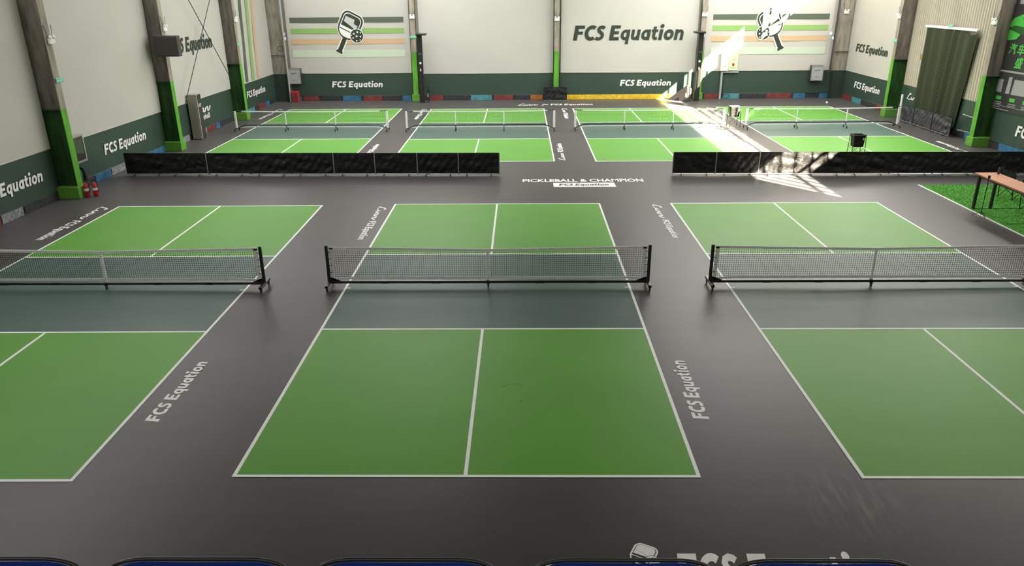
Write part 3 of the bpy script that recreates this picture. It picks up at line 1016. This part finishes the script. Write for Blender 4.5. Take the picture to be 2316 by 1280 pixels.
ORD = ('first', 'second', 'third', 'fourth', 'fifth', 'sixth', 'seventh', 'eighth', 'ninth')
xl = (-13.0, -11.55, -10.13, -8.63, -7.19, -5.72, -4.30, -2.84, -1.43, -.03)
for k in range(9):
    ya, yb = 10.616 - .03 * k, 10.616 - .03 * (k + 1)
    divider(xl[k], ya, xl[k + 1], yb, 'black fabric divider panel, %s from the left end of the left row' % ORD[k],
            'divider row on the left', edge={1: (1,), 2: (-1,), 4: (1,), 5: (1,), 6: (1,), 7: (1,), 8: (1,)}.get(k))
xr = (5.855, 7.30, 8.75, 10.2, 11.65, 13.12, 14.56, 15.97, 17.37, 18.8)
for k in range(9):
    ya, yb = 10.30, 10.30
    divider(xr[k], 10.30 - .028 * k, xr[k + 1], 10.30 - .028 * (k + 1), 'black fabric divider panel, %s from the open end of the right row' % ORD[k],
            'divider row on the right', edge={0: (-1, 1), 1: (1,)}.get(k))
for k, (ya, yb) in enumerate(((21.7, 20.15), (20.1, 18.5), (18.45, 16.95))):
    divider(18.72, ya, 18.72, yb, 'charcoal divider panel, %s from the back along the netting curtain' % ORD[k], 'divider panels under the curtain', M_gfabric)
divider(1.98, 28.85, 3.31, 28.85, 'single black divider panel before the middle back column', 'lone divider panels')

# dark folded panels by the right black pole
o = thing('folded_divider', 'dark triangular folded panel leaning at the foot of right black pole', 'barrier', (9.95, 28.75, 0))
MB().loft([[(-.86, .45, .0), (.06, -.55, .0), (.04, -.52, .92)], [(-.83, .47, .0), (.09, -.53, .0), (.07, -.50, .92)]]).build('fabric', M_box, o)
MB().loft([[(.09, -.55, .0), (.34, -.35, .0), (.34, -.35, .70), (.09, -.55, .92)], [(.10, -.53, .0), (.34, -.33, .0), (.34, -.33, .70), (.10, -.53, .92)]]).build('side_fabric', M_box, o)
poly([(0, 0), (.05, .0), (.05, .2), (0, .2)], (9.92, 28.18, .28), X, Z, 0.0, M_white, o, 'white_tag', (9.95, 28.75, 0))

# ------------------------------------------------------------------ black poles with T heads at the back wall
for x, lab, hd in ((-4.93, 'tall black pole with flat head beside the left back column', .35), (10.62, 'tall black pole with flat head in the sunlit back corner', -.35)):
    o = thing('lamp_pole', lab, 'pole', (x, 28.55, 0))
    MB().bbox((-.16, -.16, 0), (.16, .16, .03), .008).build('base_plate', M_black, o)
    MB().bbox((-.14, -.09, .03), (.14, .09, 3.66), .015).build('mast', M_black, o)
    MB().bbox((-.28 + hd * .35, -.45, 3.66), (.28 + hd * .35, .25, 3.76), .02).build('head', M_black, o)
    MB().lathe([(.06, 0), (.06, .006)], (0, -.097, 2.18), 14, 'y').build('round_sticker', M_pwhite, o)
    MB().box((-.04, -.094, 1.74), (.03, -.09, 1.88)).build('small_mark', M_grey, o)
    MB().tube([(-.09, -.1, 2.62), (0, -.1, 2.72), (.09, -.1, 2.62)], .006, 6).build('bracket', M_grey, o)

# dark bag-like bundle beside the left pole
o = thing('folded_chair', 'dark folded chair leaning beside the left black pole', 'chair', (-4.62, 28.6, 0))
MB().tube([(-.05, -.1, 0), (.0, .0, .9)], .02, 8).tube([(.1, -.1, 0), (.05, .0, .88)], .02, 8).build('frame', M_black, o)
MB().loft([[(-.06, -.08, .12), (.12, -.08, .12), (.12, -.02, .12), (-.06, -.02, .12)], [(-.05, -.04, .5), (.11, -.04, .5), (.11, .02, .5), (-.05, .02, .5)],
           [(-.03, .0, .82), (.08, .0, .82), (.08, .04, .82), (-.03, .04, .82)]]).build('cloth', M_fabric, o)
MB().box((.0, -.10, .32), (.04, -.09, .52)).build('label_strip', M_grey, o)


# ------------------------------------------------------------------ cabinets, boxes, extinguishers, signs
def cabinet(name, lab, loc, w, h, d, rz, glass, front=M_white, marks=True):
    o = thing(name, lab, 'cabinet', loc, rz)
    MB().bbox((-w / 2, -d, 0), (w / 2, 0, h), .01).build('body', M_acd if not glass else M_grmet, o)
    f = MB()
    t = .06
    f.box((-w / 2, -d - .025, 0), (-w / 2 + t, -d, h)).box((w / 2 - t, -d - .025, 0), (w / 2, -d, h))
    f.box((-w / 2 + t, -d - .025, 0), (w / 2 - t, -d, t)).box((-w / 2 + t, -d - .025, h - t), (w / 2 - t, -d, h))
    f.build('door_frame', M_chrome, o)
    MB().box((-w / 2 + t, -d - .012, t), (w / 2 - t, -d - .004, h - t)).build('door_panel', M_glass if glass else M_grmet, o)
    if marks:
        font_text('消火栓', (-w * .22, -d - .014, h * .62), X, Z, h * .11, w * .44, M_red if glass else M_acd, o, off=.001)
        font_text('火警119', (-w * .22, -d - .014, h * .2), X, Z, h * .07, w * .44, M_acd, o, off=.001)
    return o


cabinet('hydrant_cabinet', 'grey framed hydrant cabinet in the back left corner', (-12.3, YB - .1, 1.01), .72, .86, .3, 0, False)
cabinet('hydrant_cabinet', 'grey framed hydrant cabinet in the back right corner', (17.5, YB - .1, 1.01), .68, .83, .3, 0, False)
cabinet('hydrant_cabinet', 'dark glazed hydrant cabinet behind the nearest left column', (XL + .1, 8.7, .88), .66, .86, .16, PI / 2, True, marks=False)

o = thing('extinguisher_box', 'red fire extinguisher box on the floor under left corner cabinet', 'box', (-12.34, 29.15, 0))
MB().bbox((-.2, -.16, 0), (.2, .16, .62), .02).build('body', M_red, o)
MB().box((-.17, -.165, .06), (.17, -.158, .5)).build('door', M_dred, o)
MB().tube([(-.07, 0, .62), (-.07, 0, .74), (.07, 0, .74), (.07, 0, .62)], .012, 6).build('handle', M_black, o)


def extinguisher(x, y, lab, z=0, s=1.0):
    o = thing('fire_extinguisher', lab, 'extinguisher', (x, y, z))
    MB().lathe([(.06, 0), (.072, .02), (.072, .34), (.06, .40), (.03, .435), (.025, .45)], n=16).build('cylinder', M_red, o, smooth=True)
    MB().lathe([(.0735, .20), (.0735, .28)], n=16).build('label', M_pwhite, o)
    MB().lathe([(.022, .45), (.022, .48)], n=10).build('valve', M_chrome, o)
    MB().bbox((-.06, -.012, .48), (.05, .012, .50), .003).bbox((-.07, -.012, .52), (.03, .012, .535), .003).build('lever', M_black, o)
    MB().tube([(.02, 0, .47), (.09, 0, .44), (.1, 0, .3), (.085, 0, .12)], .011, 6).build('hose', M_rubber, o)
    return o


extinguisher(-12.80, 7.70, 'red fire extinguisher touching the nearest left column plinth')
extinguisher(-12.58, 7.80, 'red fire extinguisher on the right of the pair by left column')
extinguisher(18.95, 21.95, 'red fire extinguisher on the floor by the netting curtain')
o = tag(MB().tube([(-.11, 0, 0), (.12, .0, .03), (.22, 0, .0), (.25, 0, -.14), (.26, -.05, -.38)], .055, 10).build('hose_pipe', M_rubber, None, (XL + .12, 8.55, .70), smooth=True),
        'thick black corrugated pipe bending down above the fire extinguishers', 'pipe')

# white electric box, emergency poster, drop pipe
o = thing('electric_box', 'white electrical box on the sunlit back banner', 'box', (12.28, BY - .03, 1.56))
MB().bbox((-.22, -.18, 0), (.2, 0, 1.0), .01).build('body', M_white, o)
MB().box((-.19, -.186, .05), (.17, -.18, .95)).build('door', M_white, o)
MB().box((-.1, -.19, .22), (.06, -.186, .28)).build('label_plate', M_grey, o)
o = thing('notice_board', 'pale green notice board with a red flame mark by the electrical box', 'notice', (12.78, BY - .03, 1.58))
MB().box((-.25, -.02, 0), (.25, 0, .98)).build('board', M_pale, o)
poly([(-.06, .26), (.02, .22), (.07, .28), (.05, .36), (.01, .42), (-.03, .38), (-.08, .36)], (0, -.02, 0), X, Z, .002, M_red, o, 'flame_mark')
for x, z, w in ((-.02, .56, .1), (.06, .62, .08), (-.18, .12, .36)):
    MB().box((x, -.023, z), (x + w, -.02, z + .025)).build('print_line', M_pgreen, o)
o = thing('drop_pipe', 'grey vertical conduit under the white electrical box', 'pipe', (12.16, YB - .18, 0))
MB().tube([(0, 0, 0), (0, 0, 1.55)], .06, 10).build('conduit', M_grmet, o)
MB().box((0, -.05, 1.46), (.95, .05, 1.52)).build('shelf_bracket', M_grmet, o)
o = tag(MB().tube([(0, 0, 1.1), (.02, 0, .3), (.1, -.05, .06), (.26, -.06, .03), (.4, -.05, .1), (.42, 0, .2), (.2, .0, .22), (.05, 0, .25)], .012, 6).build('loose_cable', M_rubber, None, (12.3, YB - .15, .02)),
        'black looped cable hanging to floor below the electrical box', 'cable')

# corner conduits
tag(MB().tube([(0, 0, 0), (0, 0, 9.5)], .05, 8).build('corner_conduit', M_grmet, None, (-12.64, 29.12, 0)), 'grey conduit running up the back left corner', 'pipe')
tag(MB().tube([(0, 0, 1.5), (.05, 0, 9.5)], .05, 8).build('corner_conduit', M_box, None, (18.22, 29.3, 0)), 'dark conduit running up the back right corner', 'pipe')
for x, lab, zc in ((-12.58, 'small camera on the back left corner conduit', 3.55), (18.08, 'small camera on the back right corner conduit', 3.38)):
    o = thing('wall_camera', lab, 'camera', (x, 29.16, zc))
    MB().tube([(0, .14, 0), (0, 0, 0)], .02, 8).build('bracket', M_grmet, o)
    MB().tube([(0, .02, -.03), (.06 if x < 0 else -.06, -.2, -.09)], .05, 10).build('body', M_white, o)
    MB().bbox((-.14, .1, .1), (-.02, .16, .26), .01).build('junction_box', M_white, o)
o = tag(MB().tube([(.15 * math.cos(a * PI / 8), 0, .15 * math.sin(a * PI / 8)) for a in range(17)], .012, 6).build('cable_coil', M_rubber, None, (-12.98, 29.395, 2.95)),
        'black coil of cable on the back left corner column', 'cable')


def lightbox(loc, rz, lab):
    o = thing('emergency_light', lab, 'lamp', loc, rz)
    MB().bbox((-.14, -.07, -.08), (.14, 0, .08), .012).build('body', M_white, o)
    for s in (-1, 1):
        MB().lathe([(.02, 0), (.05, -.03), (.05, -.06), (.03, -.075)], (s * .09, -.03, .11), 10, 'y').build('lamp_head', M_white, o)
    MB().tube([(-.1, -.02, .1), (-.18, 0, .45)], .008, 5).tube([(.1, -.02, .1), (.18, 0, .45)], .008, 5).build('wire', M_black, o)
    return o


def exitsign(loc, rz, lab):
    o = thing('exit_sign', lab, 'sign', loc, rz)
    MB().bbox((-.18, -.03, -.07), (.18, 0, .07), .008).build('housing', M_grmet, o)
    MB().box((-.165, -.034, -.055), (.165, -.03, .055)).build('panel', M_exit, o)
    mk = MB()
    fn = lambda x, y: (x, -.036, y)
    ribbon(mk, [(-.13, 0), (-.05, 0)], .018, fn)
    ribbon(mk, [(-.1, .03), (-.13, 0), (-.1, -.03)], .014, fn)
    ribbon(mk, [(.0, -.04), (.03, 0), (.02, .03)], .018, fn)
    ribbon(mk, [(.06, -.045), (.06, .04), (.12, .04), (.12, -.045)], .014, fn)
    mk.build('symbol', M_pwhite, o)
    return o


fl_ = -12.93
for (y, lz, ez, nm) in ((7.75, 4.63, 3.53, 'nearest left column'), (15.15, 4.64, None, 'left column above the speaker'), (22.75, 4.70, 3.60, 'third left column')):
    lightbox((fl_, y, lz), PI / 2, 'white twin head emergency light on the ' + nm)
    if ez:
        exitsign((fl_, y, ez), PI / 2, 'small green exit sign on the ' + nm)
for x, lz, ez, nm in ((-5.36, 4.58, 3.53, 'left back column'), (2.70, 4.41, None, 'middle back column'), (10.86, 4.58, None, 'right back column')):
    lightbox((x, 29.19, lz), 0, 'white twin head emergency light on the ' + nm)
    if ez:
        exitsign((x, 29.19, ez), 0, 'small green exit sign on the ' + nm)
lightbox((18.72, 29.40, 4.66), 0, 'white twin head emergency light in the back right corner')
lightbox((18.53, 22.7, 4.62), -PI / 2, 'white twin head emergency light on right column by the curtain')
lightbox((18.53, 15.1, 4.65), -PI / 2, 'white twin head emergency light on right column by the poster')
exitsign((18.53, 22.7, 3.55), -PI / 2, 'small green exit sign on right column left of the curtain')
exitsign((18.98, 18.9, 4.36), -PI / 2, 'small green exit sign over the middle of the curtain')
tag(MB().bbox((-.1, 0, 0), (.1, .06, .13), .01).build('junction_box', M_white, None, (10.84, 29.13, 3.42)), 'small pale junction box on the right back column', 'box')

# speaker box on second left column, tall air conditioner
o = thing('wall_speaker', 'dark boxy speaker hanging on the second left column', 'speaker', (-12.74, 14.62, 3.66))
MB().bbox((-.46, 0, 0), (.46, .30, .76), .02).build('cabinet', M_box, o)
MB().bbox((-.42, -.015, .04), (.42, 0, .72), .01).build('grille', M_acd, o)
MB().box((-.35, .29, .2), (-.22, .34, .5)).build('bracket', M_black, o)
o = thing('air_conditioner', 'tall beige and brown floor standing air conditioner by left wall', 'appliance', (-13.28, 17.6, 0))
MB().bbox((-.20, -.24, .02), (.19, .24, 1.9), .015).build('casing', M_ac, o)
MB().box((-.17, -.22, 0), (.17, .22, .02)).build('base', M_black, o)
MB().bbox((.19, -.215, .03), (.215, .215, 1.88), .008).build('front_panel', M_acd, o)
MB().box((.215, -.23, .03), (.222, -.20, 1.88)).build('edge_trim', M_white, o)
for k in range(3):
    MB().box((.215, -.12, 1.38 + k * .05), (.219, .14, 1.40 + k * .05)).build('label_line', M_pwhite, o)
MB().box((.215, -.2, .55), (.218, .2, .56)).build('seam', M_black, o)

# ------------------------------------------------------------------ right wall: cladding, curtain, poster
cl = structure(MB().box((XR - .05, 15.25, 1.55), (XR - .045, 22.5, 8.0)).build('trim_1', M_sheet))
y = 22.45
while y > 15.3:
    w = 0.9
    mb = MB()
    prof = []
    for k in range(5):
        a = y - k * w / 5
        prof += [(a, 0), (a - .11, 0), (a - .13, .028), (a - .16, .028)]
    prof.append((y - w, 0))
    vs_ = [(XR - .055 - d, max(a, 15.28), z) for z in (1.55, 7.5) for a, d in prof]
    n = len(prof)
    mb.add(vs_, [(i, i + 1, n + i + 1, n + i) for i in range(n - 1)])
    mb.build('cladding_sheet', M_sheet, cl)
    y -= w
MB().add([(XR - .088, 21.35, 3.05), (XR - .088, 20.95, 3.02), (XR - .088, 21.0, 2.75), (XR - .088, 21.3, 2.8)], [(0, 1, 2, 3)]).build('rust_stain', M_rust, cl)

rail = tag(MB().bbox((-.05, -2.05, -.05), (.05, 2.05, .05), .01).build('curtain_rail', M_white, None, (19.0, 18.95, 4.28)), 'pale rail above the green netting curtain', 'rail')


def curtain(y0, y1, yb0, yb1, zb, lab, seed):
    o = thing('netting_curtain', lab, 'curtain', (19.0, (y0 + y1) / 2, 0))
    cy_ = (y0 + y1) / 2
    def fn(u, v):
        yt, yb = y0 + (y1 - y0) * u, yb0 + (yb1 - yb0) * u
        k = 1 - v
        yy = yb + (yt - yb) * v
        sag = 0.0
        if seed == 2 and u > .45:
            sag = -.14 * math.sin((u - .45) / .55 * PI) * (v ** 4)
        d = (.025 + .045 * k ** .5) * math.sin(u * 2 * PI * 3.3 + seed + .9 * v + 1.3 * math.sin(u * 5)) + .025 * math.sin(u * 2 * PI * 1.7 + seed * 2 + 1.2 * v)
        return (d, yy - cy_, zb + (4.22 - zb) * v + sag)
    MB().grid(fn, 60, 24).build('netting', M_curt, o, smooth=True)
    return o


curtain(20.95, 18.78, 21.0, 18.98, .45, 'dark green netting curtain, left half by the back column', 1)
curtain(18.7, 16.8, 18.95, 17.35, .35, 'dark green netting curtain, right half with drooping top corner', 2)
o = tag(MB().tube([(.2, 0, 0), (0, 0, 0), (0, .6, .02), (0, 1.4, -.03), (.2, 1.4, -.03)], .02, 6).build('towel_rail', M_chrome, None, (XR - .25, 15.5, .35)), 'short metal bar low on the right wall by the column', 'rail')
o = tag(MB().tube([(.2, 0, 0), (0, 0, 0), (0, .6, .0), (0, 1.2, .02), (.2, 1.2, .02)], .02, 6).build('towel_rail', M_chrome, None, (XR - .25, 15.5, .98)), 'upper short metal bar on the right wall by the column', 'rail')
o = tag(MB().tube([(0, 0, 0), (-.02, 0, 1.28)], .05, 10).build('leaning_tube', M_white, None, (18.45, 20.9, 0)), 'white upright tube before the netting curtain', 'pipe')

PY = 15.35
ps = thing('wall_poster', 'black poster with green lettering and car picture on right wall', 'poster', (RX, PY, 1.45))
MB().box((-.01, -5.0, 0), (.01, 0, 4.6)).build('sheet', M_poster, ps)
def pp(pts, m_, nm, off=.004):
    poly(pts, (-.01, 0, 0), -Y, Z, off, m_, ps, nm)
pp([(.12, 3.85), (2.3, 3.85), (2.3, 4.5), (.12, 4.5)], M_pphoto, 'comic_panel')
for k in range(4):
    pp([(.15, 4.4 - k * .1), (2.2, 4.42 - k * .1), (2.2, 4.44 - k * .1), (.15, 4.43 - k * .1)], M_poster, 'comic_line', .006)
for k in range(5):
    pp([(.3 + .42 * k, 3.85), (.55 + .42 * k, 3.85), (.55 + .42 * k, 4.1 + .12 * (k % 3)), (.3 + .42 * k, 4.1 + .12 * (k % 3))], M_pphoto if k % 2 else M_dgrey, 'comic_building', .007)
pp([(.15, 3.05), (2.4, 2.95), (2.4, 3.75), (1.5, 3.72), (.9, 3.5), (.4, 3.35)], M_pgreen, 'car_body', .008)
pp([(.15, 2.85), (2.4, 2.72), (2.4, 2.98), (.5, 3.1)], M_pdgreen, 'car_lower', .010)
pp([(.9, 3.35), (1.5, 3.6), (2.2, 3.6), (2.2, 3.3)], M_poster, 'car_window', .010)
pp([(.15, 2.55), (.8, 2.62), (1.0, 2.8), (.3, 2.95)], M_pgreen, 'car_wing', .012)
for _k, _c in enumerate('汽车保'):
    font_text(_c, (-.014, -.52 - .5 * _k, 2.08), -Y, Z, .40, .46, M_pgreen, ps, off=.006, shear=.2)
font_text('盛', (-.014, -1.02, 1.62), -Y, Z, .40, .5, M_pgreen, ps, off=.006, shear=.2)
pp([(.05, 1.42), (3.0, 1.45), (3.0, 1.50), (.05, 1.5)], M_pphoto, 'divider_line')
pp([(.12, .62), (2.6, .68), (2.6, 1.36), (.12, 1.36)], M_dgrey, 'photo_strip')
for a, b_, c in ((.12, .6, .7), (.85, 1.1, .8), (1.2, 2.0, .75)):
    pp([(a, .66), (b_, .68), (b_, 1.3 * c + .25), (a + .06, 1.28 * c + .25)], M_pphoto, 'photo_shape', .006)
for a in (.35, 1.2, 2.0):
    pp([(a, .40), (a + .32, .41), (a + .32, .54), (a, .54)], M_pgreen, 'green_tag')
    for q in range(2):
        pp([(a - .04, .30 - q * .07), (a + .42, .31 - q * .07), (a + .42, .34 - q * .07), (a - .04, .33 - q * .07)], M_pphoto, 'print_line')
pp([(.05, .19), (2.8, .2), (2.8, .215), (.05, .205)], M_pphoto, 'divider_line', .005)
for q, w in ((.12, .5), (.05, 1.1)):
    pp([(.2, q), (.2 + w, q + .01), (.2 + w, q + .035), (.2, q + .025)], M_pphoto, 'print_line')

# ------------------------------------------------------------------ ball hoppers and balls
def hopper(x, y, lab, rz=0.0, h=.92, full=False):
    o = thing('ball_hopper', lab, 'basket', (x, y, 0), rz, 'ball hoppers')
    a, b_ = .20, .26
    c4 = [(-1, -1), (1, -1), (1, 1), (-1, 1)]
    fn_r = lambda s, z: [(cx * s, cy * s * .85, z) for cx, cy in c4]
    w = MB()
    zt, zb = h, h * .52
    outer = [fn_r(.205, zt), fn_r(.17, zb)]
    inner = [fn_r(.19, zt), fn_r(.155, zb + .02)]
    mb = MB()
    mb.loft([outer[1], outer[0], inner[0], inner[1]], True)
    mb.build('bag', M_fabric, o)
    MB().tube(fn_r(.21, zt) + [fn_r(.21, zt)[0]], .012, 6).build('rim', M_pwhite if full else M_black, o)
    for cx, cy in c4:
        MB().tube([(cx * .245, cy * .21, 0), (cx * .212, cy * .18, h + .02)], .013, 6).build('leg', M_black, o)
    for s in (-1, 1):
        MB().tube([(-.235, s * .205, .08), (.22, s * .19, zb)], .008, 5).tube([(.235, s * .205, .08), (-.22, s * .19, zb)], .008, 5).build('brace', M_black, o)
    MB().box((.1, -.185, h * .8), (.17, -.180, h * .9)).build('tag', M_grey, o)
    return o


hopper(10.43, 19.85, 'black ball hopper between the two far right nets', .1, .93, True)
hopper(13.05, 12.75, 'black ball hopper behind the right divider row', .0, .90)
tag(MB().lathe([(.004, 0), (.025, .008), (.037, .037), (.025, .066), (.004, .074)], n=14).build('pickleball', M_ball, None, (12.8, 23.1, .004), smooth=True), 'yellow ball lying on the far rightmost court', 'ball')
tag(MB().lathe([(.004, 0), (.045, .012), (.065, .065), (.045, .118), (.004, .13)], n=14).build('white_ball', M_white, None, (17.45, 27.1, 0), smooth=True), 'white ball on grey floor in the back right corner', 'ball')

# ------------------------------------------------------------------ turf corner, table, chairs
random.seed(5)
tf = thing('turf_mat', 'bright green artificial turf mat under the wood table', 'mat', (13.45, 1.8, 0))
MB().box((0, 0, 0.001), (5.6, 6.93, .012)).build('backing', M_turfb, tf)
bl_ = MB()
for i in range(26000):
    x, yq = random.uniform(.05, 5.5), random.uniform(.9, 6.9)
    a = random.uniform(0, PI)
    hh = random.uniform(.018, .035)
    dx, dy = math.cos(a) * .007, math.sin(a) * .007
    lx, ly = random.uniform(-.015, .015), random.uniform(-.015, .015)
    bl_.add([(x - dx, yq - dy, .012), (x + dx, yq + dy, .012), (x + lx, yq + ly, .012 + hh)], [(0, 1, 2)])
g = bl_.build('grass_blades', M_blade, tf)
g['kind'] = 'stuff'
MB().box((-.05, 0, .001), (0, 6.95, .016)).build('edge_strip', M_line, tf)
for yq in (4.1, 2.6):
    MB().box((.15, yq, .0125), (3.2, yq + .025, .03)).build('seam', M_turfb, tf)

tb = thing('bar_table', 'high wooden topped table with black legs on the turf', 'table', (13.83, 4.8, .014))
for k in range(4):
    MB().bbox((-.31 + k * .155, -1.9, .955), (-.31 + k * .155 + .1535, 1.3, 1.0), .004).build('top_plank', M_wood, tb)
for x in (-.25, .23):
    for yq in (1.13, -1.75):
        MB().bbox((x - .035, yq - .035, 0), (x + .035, yq + .035, .955), .006).build('leg', M_black, tb)
MB().box((-.26, -1.75, .90), (-.22, 1.13, .955)).box((.20, -1.75, .90), (.24, 1.13, .955)).build('apron', M_black, tb)


def camp_chair(x, y, rz, lab):
    o = thing('folding_chair', lab, 'chair', (x, y, .014), rz, 'folding camp chairs behind the table')
    w, d = .26, .24
    for s in (-1, 1):
        MB().tube([(s * w, -d, 0), (s * w, -d, .62)], .013, 6).build('front_leg', M_black, o)
        MB().tube([(s * w, d, 0), (s * w, d + .08, .86)], .013, 6).build('rear_leg', M_black, o)
        MB().tube([(s * w, -d, .02), (s * w, d, .42)], .01, 6).tube([(s * w, d, .02), (s * w, -d, .42)], .01, 6).build('side_cross', M_black, o)
        MB().bbox((s * w - .03, -d, .62), (s * w + .03, d + .03, .635), .004).build('armrest', M_black, o)
    MB().tube([(-w, -d, .02), (w, -d, .42)], .01, 6).tube([(w, -d, .02), (-w, -d, .42)], .01, 6).build('front_cross', M_black, o)
    MB().grid(lambda u, v: (-w + 2 * w * u, -d + 2 * d * v, .42 - .05 * math.sin(PI * u) * math.sin(PI * v)), 8, 8).build('seat', M_fabric, o, smooth=True)
    MB().grid(lambda u, v: (-w + 2 * w * u, d + .03 + .05 * v + .04 * math.sin(PI * u), .46 + .4 * v), 8, 4).build('backrest', M_fabric, o, smooth=True)
    return o


camp_chair(15.35, 7.05, PI / 2 + .2, 'black folding camp chair behind the far end of the table')
camp_chair(15.0, 5.5, PI / 2 - .15, 'black folding camp chair behind the middle of the table')
o = thing('phone_stand', 'thin black tripod stand beside the near table leg', 'stand', (13.36, 5.17, 0))
MB().tube([(0, 0, .05), (.0, 0, 1.06)], .012, 6).build('pole', M_black, o)
for k in range(3):
    a = 2 * PI * k / 3 + 2.6
    MB().tube([(0, 0, .14), (.22 * math.cos(a), .22 * math.sin(a), .02)], .009, 6).build('leg', M_black, o)
MB().bbox((-.03, -.02, 1.06), (.03, .02, 1.16), .008).build('clamp', M_black, o)
MB().box((-.03, -.022, 1.15), (.03, .022, 1.165)).build('clamp_pad', M_white, o)
o = tag(MB().lathe([(.03, 0), (.032, .005), (.032, .13), (.02, .16), (.02, .18)], n=12).build('cup', M_box, None, (14.05, 5.9, 1.014), smooth=True), 'small dark cup on the far edge of the table', 'cup')

# ------------------------------------------------------------------ spectators' gallery and its blue chairs at the bottom edge
GZ = 3.36
g = structure(MB().box((XL, YF, GZ - .3), (XR, -12.75, GZ)).build('floor', M_floor))


def blue_chair(x, lab):
    y0 = -13.0
    o = thing('gallery_chair', lab, 'chair', (x, y0, GZ), 0, 'blue gallery chairs')
    W_, H_, r = .275, .906, .12
    up = []
    for k in range(7):
        a = PI - k * PI / 12
        up.append((-W_ + r + r * math.cos(a), 0, H_ - r * .42 + r * .42 * math.sin(a)))
    for k in range(7):
        a = PI / 2 - k * PI / 12
        up.append((W_ - r + r * math.cos(a), 0, H_ - r * .42 + r * .42 * math.sin(a)))
    loop = [(-W_ + .01, -.02, .45)] + up + [(W_ - .01, -.02, .45)]
    MB().tube(loop, .0062, 8).build('back_frame', M_black, o, smooth=True)
    ins = [(p[0] * .97, p[1] - .002, p[2] - .008) for p in loop]
    n = len(ins)
    half = n // 2
    mb = MB()
    L_, R_ = ins[:half], ins[half:][::-1]
    rows = []
    for a, b_ in zip(L_, R_):
        rows.append([(a[0] + (b_[0] - a[0]) * t / 8, a[1] - .004 * math.sin(PI * t / 8), a[2]) for t in range(9)])
    mb.add([p for r_ in rows for p in r_], [(j * 9 + i, j * 9 + i + 1, (j + 1) * 9 + i + 1, (j + 1) * 9 + i) for j in range(len(rows) - 1) for i in range(8)])
    mb.build('backrest', M_bluep, o, smooth=True)
    MB().bbox((-W_ + .02, -.46, .42), (W_ - .02, -.02, .46), .015).build('seat', M_bluep, o)
    for s in (-1, 1):
        MB().tube([(s * (W_ - .02), -.03, .46), (s * (W_ - .02), .10, .01)], .011, 6).build('leg', M_black, o)
        MB().tube([(s * (W_ - .02), -.43, .44), (s * (W_ - .02), -.47, .01)], .011, 6).build('leg', M_black, o)
    return o


for x, lab in ((-.883, 'leftmost blue backed chair at the bottom edge, cut off by frame'), (-.243, 'second blue backed chair from the left at the bottom edge'), (.393, 'middle blue backed chair at the bottom edge'),
               (1.055, 'second blue backed chair from the right at the bottom edge'), (1.662, 'rightmost blue backed chair at the bottom edge')):
    blue_chair(x, lab)
